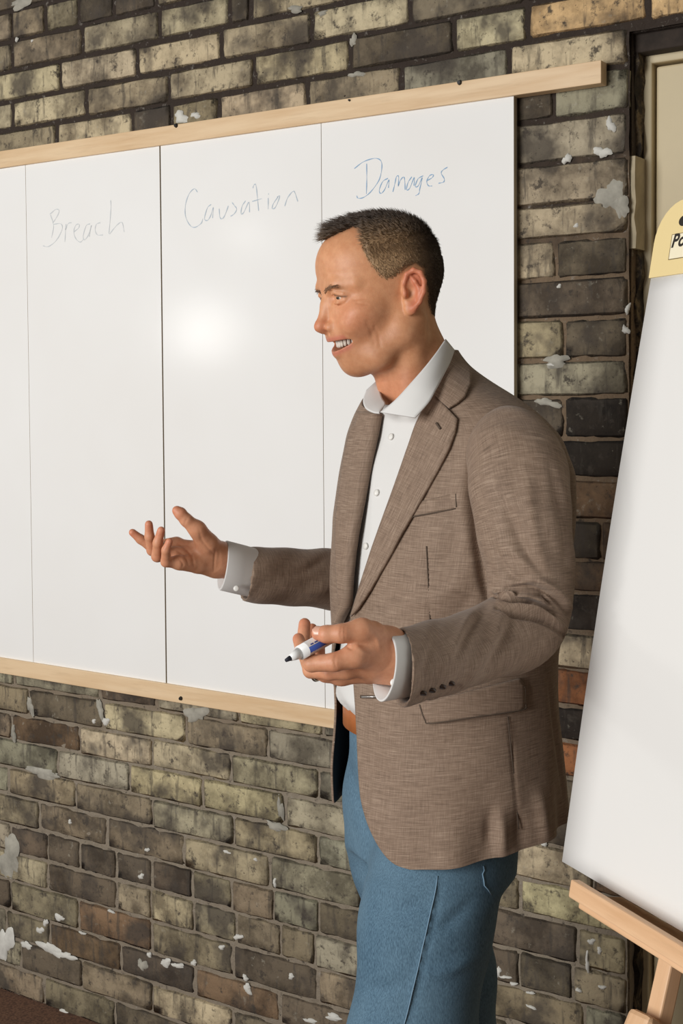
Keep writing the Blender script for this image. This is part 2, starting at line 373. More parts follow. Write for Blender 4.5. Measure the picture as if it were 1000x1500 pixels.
SPL = [(262, 171, 13, 8, 0), (284, 168, 8, 5, 0), (12, 1258, 22, 30, 1), (5, 1383, 14, 26, 0), (36, 1386, 10, 6, 0), (72, 1392, 22, 9, 0), (96, 1402, 16, 5, 0), (84, 1345, 11, 5, 0), (56, 1364, 7, 5, 0), (64, 1353, 4, 6, 0),
       (65, 1490, 22, 4, 0), (90, 1484, 10, 4, 0), (30, 1468, 18, 4, 1), (60, 1133, 34, 8, 1), (284, 1046, 20, 13, 1), (408, 1185, 5, 18, 1), (402, 1212, 16, 7, 1), (42, 1035, 6, 14, 1), (144, 1040, 6, 14, 1), (152, 1058, 5, 7, 0),
       (17, 1075, 4, 13, 1), (206, 1415, 8, 9, 1), (240, 1412, 10, 6, 0), (216, 1400, 5, 3, 0), (360, 1450, 7, 7, 0), (357, 1434, 5, 4, 0), (346, 1374, 8, 4, 0), (322, 1389, 6, 3, 0), (400, 1294, 3, 6, 0), (424, 1432, 5, 4, 0),
       (452, 1497, 12, 3, 0), (486, 1492, 14, 5, 0), (372, 1260, 3, 3, 0), (330, 1249, 8, 2, 0), (281, 1412, 5, 4, 0), (258, 1416, 10, 4, 0), (204, 1285, 5, 4, 0), (213, 1246, 4, 3, 0), (160, 1336, 6, 2, 0), (118, 1368, 6, 2, 0),
       (880, 222, 13, 8, 0), (892, 182, 7, 10, 0), (828, 232, 7, 7, 0), (893, 285, 20, 26, 1), (905, 300, 12, 22, 1), (812, 529, 22, 9, 1), (806, 534, 8, 3, 0), (800, 590, 18, 6, 1), (817, 419, 5, 3, 0), (914, 483, 5, 7, 0), (917, 452, 4, 7, 0),
       (842, 330, 5, 3, 0), (728, 1425, 4, 7, 0), (738, 1433, 9, 2, 0), (750, 1443, 5, 3, 0), (775, 1456, 6, 2, 0), (858, 1412, 3, 14, 0), (864, 1381, 5, 5, 0), (876, 1394, 4, 5, 0), (776, 1477, 7, 2, 0), (22, 57, 3, 3, 0), (45, 59, 3, 2, 0),
       (100, 1205, 3, 3, 0), (135, 1057, 4, 3, 0), (30, 2, 30, 7, 1), (430, 12, 14, 5, 1), (515, 58, 6, 9, 1), (520, 108, 14, 4, 1), (795, 1238, 5, 3, 0), (470, 18, 10, 3, 1), (880, 1448, 5, 3, 0), (845, 1452, 4, 3, 0)]
for i, (x, y, a, b, g) in enumerate(SPL): splash(x, y, a, b, PAINTG if g else PAINT, 300+i, random.uniform(-.25, .25))
# ------------------------------------------------------------------ whiteboard of four panels with maple rails
def board_white():
    t = NT('whiteboard_enamel'); n = t.noise(t.pos(), 2.2, 3)
    t.l(t.ramp(n, [(.3, srgb(238, 237, 234)), (.7, srgb(242, 242, 240))]), t.b.inputs['Base Color']); t.rough(.5)
    t.b.inputs['Specular IOR Level'].default_value = .2; t.b.inputs['Coat Weight'].default_value = .25; t.b.inputs['Coat Roughness'].default_value = .17; return t.m
BW = board_white(); EDGE = simple('board_core', srgb(196, 184, 160), .7)
board = empty('whiteboard', (0, 0, 0)); board.rotation_euler.z = -WA
tag(board, 'wide white dry-erase board with blond wood rails screwed to the brick wall', 'whiteboard')
BY = WD-.024; SEAMS = [onwall(x, y, WD-BY)[0] for x, y in ((37, 240), (234, 212), (470, 178), (752.5, 138))]
SEAMS = [2*SEAMS[0]-SEAMS[1]]+SEAMS
BZ1 = sum(onwall(x, y, WD-BY)[1] for x, y in ((0, 246), (400, 188), (752, 138)))/3; BZ0 = BZ1-1.222
for i in range(4):
    g = .0016 if i != 1 else .0016
    a, b = SEAMS[i]+(.0017 if i == 2 else .0004), SEAMS[i+1]-(.0017 if i == 1 else .0004)
    o = box('panel', a, b, BY, BY+.012, BZ0, BZ1, BW, board, .0008); o.data.materials.append(EDGE)
    for p in o.data.polygons:
        if p.normal.y > -.5 and abs(p.normal.x) > .8: p.material_index = 1
box('backing', SEAMS[0], SEAMS[-1]-.004, BY+.0122, WD-.002, BZ0, BZ1, simple('grey_seam', srgb(168, 163, 152), .8), board)
def rail(z0l, z0r, s0, s1, h):
    bm = box_bm(s0, s1, BY-.007, WD-.004, 0, h, .0012, 2)
    for v in bm.verts: v.co.z += z0l+(z0r-z0l)*(v.co.x-s0)/(s1-s0)
    return bm_obj('rail', bm, PINE, board)
RO = WD-BY+.007
_a, _b, _c, _d = onwall(0, 246, RO), onwall(880, 121.5, RO), onwall(0, 986, RO), onwall(480, 1066, RO)
ex = lambda p, q, s: p[1]+(q[1]-p[1])*(s-p[0])/(q[0]-p[0])
top = rail(ex(_a, _b, -2.9), _b[1], -2.9, _b[0], .0405); bot = rail(ex(_c, _d, -2.9), ex(_c, _d, SEAMS[-1]-.0), -2.9, SEAMS[-1], .0385)
BLK = simple('black_screw', srgb(28, 26, 26), .4)
for x, y in ((258, 184), (673, 121), (265, 1023), (512, 147)):
    s, z = onwall(x, y, .031); r = .0052 if x != 512 else .0026
    bm = bmesh.new(); bmesh.ops.create_cone(bm, cap_ends=True, segments=14, radius1=r, radius2=r*.65, depth=.005)
    for v in bm.verts: v.co = Vector((s+v.co.x, BY-.007-.002-v.co.z, z+v.co.y))
    bmesh.ops.reverse_faces(bm, faces=bm.faces[:]); bm_obj('screw', bm, BLK, board)

def ink(name, col): return simple(name, col, .55)
INKS = [ink('faded_ink', srgb(208, 213, 215)), ink('pale_blue_ink', srgb(186, 200, 211)), ink('blue_ink', srgb(138, 174, 207))]
def write(strokes, sc, ox, oy, mat, width, label):
    V, Fc = [], []
    for st in strokes:
        q = np.array([onwall(ox+x/sc, oy+y/sc, WD-BY) for x, y in st])
        if len(q) == 1: q = np.array([q[0], q[0]+[.001, -.002]])
        # Catmull-Rom through the traced points
        pts = []
        e = np.vstack([2*q[0]-q[1], q, 2*q[-1]-q[-2]])
        for i in range(1, len(e)-2):
            for t in np.linspace(0, 1, 7)[:-1]:
                pts.append(.5*((2*e[i])+(-e[i-1]+e[i+1])*t+(2*e[i-1]-5*e[i]+4*e[i+1]-e[i+2])*t*t+(-e[i-1]+3*e[i]-3*e[i+1]+e[i+2])*t**3))
        pts.append(q[-1]); pts = np.array(pts)
        b = len(V)
        for i, p in enumerate(pts):
            d = pts[min(i+1, len(pts)-1)]-pts[max(i-1, 0)]; d = d/(np.linalg.norm(d)+1e-9); nn = np.array([-d[1], d[0]])*width/2*(.75+.35*math.sin(i*.9))
            for sg in (-1, 1): V.append((p[0]+sg*nn[0], BY-.0005, p[1]+sg*nn[1]))
        for i in range(len(pts)-1): Fc.append((b+2*i, b+2*i+1, b+2*i+3, b+2*i+2))
    o = mesh_obj('handwriting', V, Fc, mat, board); o['label'] = label
write([[(155, 250), (175, 320), (162, 400)], [(150, 245), (190, 212), (212, 222), (197, 262), (170, 302)], [(175, 312), (222, 308), (232, 345), (192, 420), (140, 460), (105, 455)], [(258, 310), (254, 370), (250, 430)], [(253, 350), (272, 308), (297, 300)],
       [(310, 362), (342, 335), (345, 312), (325, 316), (310, 355), (320, 402), (350, 430), (372, 415)], [(418, 308), (392, 322), (372, 390), (382, 415), (408, 380), (427, 318), (412, 395)], [(487, 300), (460, 312), (452, 350), (467, 382), (503, 383)], [(555, 152), (557, 200), (550, 300), (545, 375), (572, 345), (610, 305), (632, 302), (645, 362)]],
      1000/220, 40, 260, INKS[0], .0022, 'faint handwritten word Breach')
write([[(187, 150), (165, 126), (130, 160), (105, 230), (102, 310), (130, 375), (165, 396), (210, 370), (225, 335)], [(282, 235), (255, 262), (236, 335), (258, 346), (280, 310), (297, 258), (292, 330)], [(338, 265), (343, 322), (358, 337), (378, 310), (402, 245)],
       [(428, 222), (446, 246), (460, 268), (444, 300), (418, 318)], [(522, 210), (497, 250), (491, 300), (510, 290), (545, 220), (550, 290)], [(573, 122), (580, 102), (594, 100), (604, 180), (613, 280)], [(568, 215), (636, 195)], [(680, 190), (680, 268)], [(681, 160)],
       [(748, 183), (716, 230), (708, 265), (732, 252), (760, 178), (742, 184)], [(795, 247), (815, 190), (850, 146), (866, 155), (886, 215)]],
      1000/210, 250, 250, INKS[1], .0021, 'pale blue handwritten word Causation')
write([[(205, 165), (206, 290), (203, 412)], [(105, 205), (180, 150), (270, 122), (320, 142), (328, 205), (305, 300), (240, 392), (180, 440), (135, 446), (124, 425)], [(378, 284), (335, 312), (308, 380), (320, 408), (350, 378), (386, 298), (382, 362)], [(418, 395), (434, 330), (447, 272), (465, 272), (462, 350)], [(462, 345), (480, 300), (503, 274), (514, 295), (518, 378)],
       [(572, 272), (541, 320), (529, 377), (555, 365), (592, 278), (590, 345)], [(664, 264), (622, 290), (600, 350), (625, 345), (657, 280), (637, 370), (630, 408), (603, 426)], [(700, 302), (740, 277), (746, 254), (716, 264), (694, 310), (708, 345), (737, 347)], [(862, 194), (822, 220), (812, 246), (836, 288), (830, 315), (790, 325)]],
      1000/180, 500, 210, INKS[2], .0019, 'blue handwritten word Damages')

# ------------------------------------------------------------------ flip-chart pad on a wooden easel
PD = np.array([.40, -.917, 0]); PD /= np.linalg.norm(PD)           # along the pad's foot, towards the right of the picture
PBK = np.array([.917, .40, 0]); TAU = math.radians(10.3)
PU = np.array([0, 0, 1])*math.cos(TAU)+PBK*math.sin(TAU); PNm = np.cross(PU, PD)   # up the pad, out of the pad's back/front
PNm = PNm if PNm@PBK < 0 else -PNm                                # front side (towards the room)
PA = P(825, 1262, 1.51)
def pad_frame(o):
    o.matrix_world = Matrix(((PD[0], PU[0], PNm[0], PA[0]), (PD[1], PU[1], PNm[1], PA[1]), (PD[2], PU[2], PNm[2], PA[2]), (0, 0, 0, 1))); return o
pad = pad_frame(empty('easel_pad')); tag(pad, 'large white paper flip-chart pad with yellow header on the wooden easel', 'paper pad')
PAPER = simple('white_paper', srgb(226, 225, 222), .8); CARD = simple('kraft_card', srgb(196, 186, 164), .8); YEL = simple('yellow_header_card', srgb(231, 209, 152), .6)
PW, PH, HD = .635, .705, .79
def sheet(name, z, mat, bulge, y0=.0, lip=0):
    V, Fc = [], []; nx, ny = 12, 30
    for j in range(ny+1):
        for i in range(nx+1):
            v = j/ny; u = i/nx
            e = bulge*math.sin(math.pi*v)*(1-u)**3
            V.append((PW*u-.004*math.sin(math.pi*v)*(1-u)**2+lip*(1-v)*(1-u)**4, y0+(PH-y0)*v, z+e))
    for j in range(ny):
        for i in range(nx): Fc.append((j*(nx+1)+i, j*(nx+1)+i+1, (j+1)*(nx+1)+i+1, (j+1)*(nx+1)+i))
    o = mesh_obj(name, V, Fc, mat, pad, True); m = o.modifiers.new('thick', 'SOLIDIFY'); m.thickness = .0012; m.offset = 0; return o
sheet('paper_sheet', .0015, PAPER, .0012)
b = box('paper_block', .002, PW-.002, .004, PH, -.016, -.001, PAPER, pad, .0005)
box('backing_card', .003, PW-.003, .0005, HD-.02, -.021, -.0165, CARD, pad)
# header card with rounded upper corners
def header():
    bm = bmesh.new(); pts = []
    r = .048; y0, y1 = .700, HD
    pts += [(-.002, y0), (PW+.002, y0)]
    for k in range(9): a = k/8*math.pi/2; pts.append((PW+.002-r+r*math.cos(a), y1-r+r*math.sin(a)))
    for k in range(9): a = math.pi/2+k/8*math.pi/2; pts.append((-.002+r+r*math.cos(a), y1-r+r*math.sin(a)))
    vs = [bm.verts.new((x, y, .004)) for x, y in pts]; f = bm.faces.new(vs)
    g = bmesh.ops.extrude_face_region(bm, geom=[f]); 
    for v in g['geom']:
        if isinstance(v, bmesh.types.BMVert): v.co.z = -.018
    bmesh.ops.recalc_face_normals(bm, faces=bm.faces[:]); return bm_obj('header_card', bm, YEL, pad)
header()
INK = simple('black_print', srgb(38, 32, 26), .6); FINE = simple('printed_line', srgb(120, 100, 60), .6); PALE = simple('printed_box', srgb(240, 230, 200), .6)
def pad_pt(x, y, off=.0):     # a sight line met with the pad's face -> pad coordinates
    v = ray(x, y); n = PNm; o = PA+PNm*off; t = (n@(o-CAM))/(n@v); d = CAM+v*t-PA; return float(d@PD), float(d@PU)
bx0, by0 = pad_pt(978, 381, .0045); bx1, by1 = pad_pt(978, 344.5, .0045)
BXW = .235
def flat(name, x0, x1, y0, y1, z, mat): return mesh_obj(name, [(x0, y0, z), (x1, y0, z), (x1, y1, z), (x0, y1, z)], [(0, 1, 2, 3)], mat, pad)
flat('printed_border', bx0, bx0+BXW, by0, by1, .0044, FINE); flat('printed_box', bx0+.0015, bx0+BXW-.0015, by0+.0009, by1-.0009, .0047, PALE)
def text(body, x, y, size, z):
    cu = bpy.data.curves.new('printed_word', 'FONT'); cu.body = body; cu.size = size; cu.shear = .22; cu.offset = size*.03; cu.extrude = 0; cu.space_character = 1.05
    tmp = bpy.data.objects.new('tmp', cu); C.objects.link(tmp); dg = bpy.context.evaluated_depsgraph_get()
    me = bpy.data.meshes.new_from_object(tmp.evaluated_get(dg)); bpy.data.objects.remove(tmp); me.materials.append(INK)
    o = bpy.data.objects.new('printed_word', me); C.objects.link(o); o.parent = pad; o.location = (x, y, z); return o
tx, ty = pad_pt(982, 362.5, .005)
text('Post-it', tx, ty, .0165*1.35, .005)
hx, hy = pad_pt(1001.5, 323, .0045)
bm = bmesh.new(); bmesh.ops.create_circle(bm, cap_ends=True, segments=28, radius=.0062)
for v in bm.verts: v.co = Vector((hx+v.co.x*1.5, hy+v.co.y*1.05, .0046))
bm_obj('hanging_slot', bm, INK, pad)

easel = empty('easel', (PA[0]+.25, PA[1]-.3, 0)); tag(easel, 'blond wooden folding easel carrying the flip-chart pad', 'easel')
ev = np.array([PA[0]+.25, PA[1]-.3, 0])
def bar(name, a, b, w, d, mat=BEECH, side=None, bev=.002):     # rectangular bar from a to b, w across side, d the other way
    a, b = np.array(a, float), np.array(b, float); t = (b-a)/np.linalg.norm(b-a); s = side-t*(side@t); s /= np.linalg.norm(s); n = np.cross(t, s)
    L = np.linalg.norm(b-a); bm = box_bm(0, L, -w/2, w/2, -d/2, d/2, bev)
    o = bm_obj(name, bm, mat); o.parent = easel
    o.matrix_local = Matrix(((t[0], s[0], n[0], a[0]-ev[0]), (t[1], s[1], n[1], a[1]-ev[1]), (t[2], s[2], n[2], a[2]-ev[2]), (0, 0, 0, 1))); return o
def PP(u, v, w): return PA+PD*u+PU*v+PNm*w
bar('ledge', PP(.090, -.0165, .008), PP(.64, -.0165, .008), .014, .058, side=PU)
bar('ledge_lip', PP(.076, -.006, .036), PP(.64, -.008, .036), .020, .012, side=PU)
mid = .30
legA_t, legA_m = P(992, 1366, 1.365), P(966, 1485, 1.34)
d = legA_m-legA_t
bar('leg', legA_t-d*.1, legA_m+d*.25, .022, .018, side=PD)
lowd = (P(938, 1520, 1.315)-P(954, 1480, 1.325)); lowd /= np.linalg.norm(lowd)
q0 = P(949, 1487, 1.33); q1 = q0+lowd*(q0[2]/-lowd[2])*.995
bar('lower_leg', q0, q1, .034, .026, side=PD, bev=.006)
m0 = PP(.60, -.03, -.03); bar('leg', m0, np.array([m0[0]+.08, m0[1]-.12, .003]), .024, .02, side=PD)
bar('mast', PP(.32, -.05, -.035), PP(.32, .80, -.035), .03, .02, side=PD)
r0 = PP(.32, .70, -.05); bar('rear_leg', r0, np.array([r0[0]+.42, r0[1]+.12, .004]), .024, .02, side=PD)
# ------------------------------------------------------------------ sculpting with distance fields (numpy) and surface nets
class Grid:
    def __init__(s, lo, hi, h):
        s.lo = np.array(lo, float); s.h = h; s.n = np.ceil((np.array(hi)-s.lo)/h).astype(int)+1
        s.ax = [(s.lo[i]+h*np.arange(s.n[i])).astype(np.float32) for i in range(3)]
        s.d = np.full(tuple(s.n), 1.0, np.float32)
    def sub(s, lo, hi):
        a = np.clip(np.floor((np.array(lo)-s.lo)/s.h).astype(int), 0, s.n); b = np.clip(np.ceil((np.array(hi)-s.lo)/s.h).astype(int)+1, 0, s.n)
        sl = tuple(slice(a[i], b[i]) for i in range(3))
        return sl, s.ax[0][sl[0]][:, None, None], s.ax[1][sl[1]][None, :, None], s.ax[2][sl[2]][None, None, :]
    def put(s, sl, e, k, mode):
        cur = s.d[sl]
        if cur.size == 0: return
        if mode == 'add':
            if k > 0: hh = np.clip(.5+.5*(cur-e)/k, 0, 1); s.d[sl] = cur+(e-cur)*hh-k*hh*(1-hh)
            else: s.d[sl] = np.minimum(cur, e)
        else:
            if k > 0: hh = np.clip(.5-.5*(cur+e)/k, 0, 1); s.d[sl] = cur+(-e-cur)*hh+k*hh*(1-hh)
            else: s.d[sl] = np.maximum(cur, -e)
    def ell(s, c, r, k=0, mode='add', R=None):
        c = np.array(c, float); r = np.array(r, float); m = (max(r) if R is not None else r)+k*1.6+2*s.h
        sl, X, Y, Z = s.sub(c-m, c+m)
        x, y, z = X-c[0], Y-c[1], Z-c[2]
        if R is not None:
            R = np.array(R); x, y, z = (R[0, 0]*x+R[0, 1]*y+R[0, 2]*z, R[1, 0]*x+R[1, 1]*y+R[1, 2]*z, R[2, 0]*x+R[2, 1]*y+R[2, 2]*z)
        k0 = np.sqrt((x/r[0])**2+(y/r[1])**2+(z/r[2])**2); k1 = np.sqrt((x/r[0]**2)**2+(y/r[1]**2)**2+(z/r[2]**2)**2)
        s.put(sl, (k0*(k0-1)/np.maximum(k1, 1e-6)).astype(np.float32), k, mode)
    def cone(s, a, b, ra, rb, k=0, mode='add'):
        a = np.array(a, float); b = np.array(b, float); m = max(ra, rb)+k*1.6+2*s.h
        sl, X, Y, Z = s.sub(np.minimum(a, b)-m, np.maximum(a, b)+m)
        d = b-a; L2 = d@d+1e-12
        t = np.clip(((X-a[0])*d[0]+(Y-a[1])*d[1]+(Z-a[2])*d[2])/L2, 0, 1)
        e = np.sqrt((X-a[0]-t*d[0])**2+(Y-a[1]-t*d[1])**2+(Z-a[2]-t*d[2])**2)-(ra+(rb-ra)*t)
        s.put(sl, e.astype(np.float32), k, mode)
    def chain(s, pts, rad, k=0, mode='add', kin=None):
        for i in range(len(pts)-1): s.cone(pts[i], pts[i+1], rad[i], rad[i+1], k if i == 0 or kin is None else kin, mode)
    def mesh(s):
        return surface_nets(s.d, s.lo, s.h)
def surface_nets(d, lo, h):
    ins = d < 0
    nx, ny, nz = d.shape
    cnt = np.zeros((nx-1, ny-1, nz-1), np.int8)
    for a in (0, 1):
        for b in (0, 1):
            for c in (0, 1): cnt += ins[a:nx-1+a, b:ny-1+b, c:nz-1+c]
    act = (cnt > 0) & (cnt < 8); I, J, K = np.nonzero(act); n = len(I)
    idx = np.full(act.shape, -1, np.int32); idx[I, J, K] = np.arange(n)
    acc = np.zeros((n, 3)); w = np.zeros(n)
    cs = [(a, b, c) for a in (0, 1) for b in (0, 1) for c in (0, 1)]
    for p in cs:
        for ax in range(3):
            if p[ax]: continue
            q = list(p); q[ax] = 1
            v0 = d[I+p[0], J+p[1], K+p[2]]; v1 = d[I+q[0], J+q[1], K+q[2]]
            m = (v0 < 0) != (v1 < 0); t = v0[m]/(v0[m]-v1[m])
            pt = np.zeros((m.sum(), 3)); pt[:] = p; pt[:, ax] += t
            acc[m] += pt; w[m] += 1
    V = lo+h*(np.stack([I, J, K], 1)+acc/w[:, None])
    Q = []
    for ax in range(3):
        u, v = (ax+1) % 3, (ax+2) % 3
        s0 = [slice(None)]*3; s1 = [slice(None)]*3
        s0[ax] = slice(0, -1); s1[ax] = slice(1, None)
        a, b = ins[tuple(s0)], ins[tuple(s1)]
        for sign in (0, 1):
            e = (a & ~b) if sign == 0 else (~a & b)
            c = np.array(np.nonzero(e))
            ok = (c[u] > 0) & (c[v] > 0) & (c[u] < d.shape[u]-1) & (c[v] < d.shape[v]-1); c = c[:, ok]
            def g(du, dv):
                k = c.copy(); k[u] -= du; k[v] -= dv; return idx[k[0], k[1], k[2]]
            q = np.stack([g(1, 1), g(0, 1), g(0, 0), g(1, 0)], 1)
            Q.append(q if sign == 0 else q[:, ::-1])
    return V, np.concatenate(Q)
def laplace(V, Q, it, lam=.5):
    n = len(V); E = np.concatenate([Q[:, [0, 1]], Q[:, [1, 2]], Q[:, [2, 3]], Q[:, [3, 0]]]); deg = np.bincount(E[:, 0], minlength=n)+np.bincount(E[:, 1], minlength=n)
    for _ in range(it):
        S = np.zeros_like(V)
        for a in range(3): S[:, a] = np.bincount(E[:, 0], V[E[:, 1], a], n)+np.bincount(E[:, 1], V[E[:, 0], a], n)
        V = V+lam*(S/deg[:, None]-V)
    return V
def vnormals(V, Q):
    nrm = np.cross(V[Q[:, 2]]-V[Q[:, 0]], V[Q[:, 3]]-V[Q[:, 1]]); N = np.zeros_like(V)
    for k in range(4):
        for a in range(3): N[:, a] += np.bincount(Q[:, k], nrm[:, a], len(V))
    return N/(np.linalg.norm(N, axis=1, keepdims=True)+1e-12)
def fast_mesh(name, V, Q, mat, parent=None, smooth=True, cols=None, uv=None):
    me = bpy.data.meshes.new(name); nv, nf = len(V), len(Q); m = Q.shape[1]
    me.vertices.add(nv); me.vertices.foreach_set('co', np.asarray(V, np.float32).ravel())
    me.loops.add(nf*m); me.loops.foreach_set('vertex_index', np.asarray(Q, np.int32).ravel())
    me.polygons.add(nf); me.polygons.foreach_set('loop_start', np.arange(0, nf*m, m, dtype=np.int32))
    try: me.polygons.foreach_set('loop_total', np.full(nf, m, np.int32))
    except Exception: pass
    me.update(calc_edges=True); me.validate()
    if smooth: me.polygons.foreach_set('use_smooth', np.ones(len(me.polygons), bool))
    if cols is not None:
        a = me.color_attributes.new('tint', 'FLOAT_COLOR', 'POINT'); c = np.ones((nv, 4), np.float32); c[:, :cols.shape[1]] = cols; a.data.foreach_set('color', c.ravel())
    if uv is not None:
        a = me.attributes.new('weave', 'FLOAT_VECTOR', 'POINT'); a.data.foreach_set('vector', np.asarray(uv, np.float32).ravel())
    if mat: me.materials.append(mat)
    o = bpy.data.objects.new(name, me); C.objects.link(o)
    if parent: o.parent = parent
    return o
def inpoly(pts, poly):
    x, y = pts[:, 0], pts[:, 1]; r = np.zeros(len(pts), bool); n = len(poly)
    for i in range(n):
        x0, y0 = poly[i]; x1, y1 = poly[(i+1) % n]
        if y0 == y1: continue
        c = ((y0 > y) != (y1 > y)) & (x < (x1-x0)*(y-y0)/(y1-y0)+x0); r ^= c
    return r
def polydist(pts, poly):
    d = np.full(len(pts), 1e9); n = len(poly)
    for i in range(n):
        a = np.array(poly[i], float); b = np.array(poly[(i+1) % n], float); e = b-a
        t = np.clip(((pts-a)@e)/(e@e+1e-9), 0, 1); d = np.minimum(d, np.linalg.norm(pts-a-t[:, None]*e, axis=1))
    return d
def sm(a, b, x): t = np.clip((x-a)/(b-a), 0, 1); return t*t*(3-2*t)

# ------------------------------------------------------------------ the man: frames of reference
OT = P(655, 900, 1.81); OX, OY = float(OT[0]), 1.81
FWD = np.array([-.788, -.616, 0]); LFT = np.array([.616, -.788, 0])
def T3(l, f, z): return np.array([OX, OY, 0])+LFT*l+FWD*f+np.array([0, 0, z])       # torso frame -> world
def toT(p): d = np.asarray(p)-np.array([OX, OY, 0]); return d@LFT, d@FWD, d[..., 2]
HYAW = math.radians(19); HPIT = math.radians(9)
_f = np.array([-math.cos(HYAW), -math.sin(HYAW), 0]); HL = np.array([math.sin(HYAW), -math.cos(HYAW), 0])
HF = _f*math.cos(HPIT)-np.array([0, 0, 1])*math.sin(HPIT); HU = np.array([0, 0, 1])*math.cos(HPIT)+_f*math.sin(HPIT)
HO = P(569, 433, 1.80); HM = np.stack([HF, HL, HU])       # rows: head axes in the world
def H2W(p): return HO+np.asarray(p)@HM
def W2H(p): return (np.asarray(p)-HO)@HM.T

person = empty('person', (OX, OY, 0))
tag(person, 'smiling man in brown blazer, white shirt and blue jeans gesturing beside the whiteboard', 'person')
person_loc = np.array([OX, OY, 0])
def under(o, parent=None):      # geometry is built in world coordinates: parent it without moving it
    par = parent or person
    o.parent = par
    org = person_loc
    if par is person: o.location = tuple(-org)
    return o

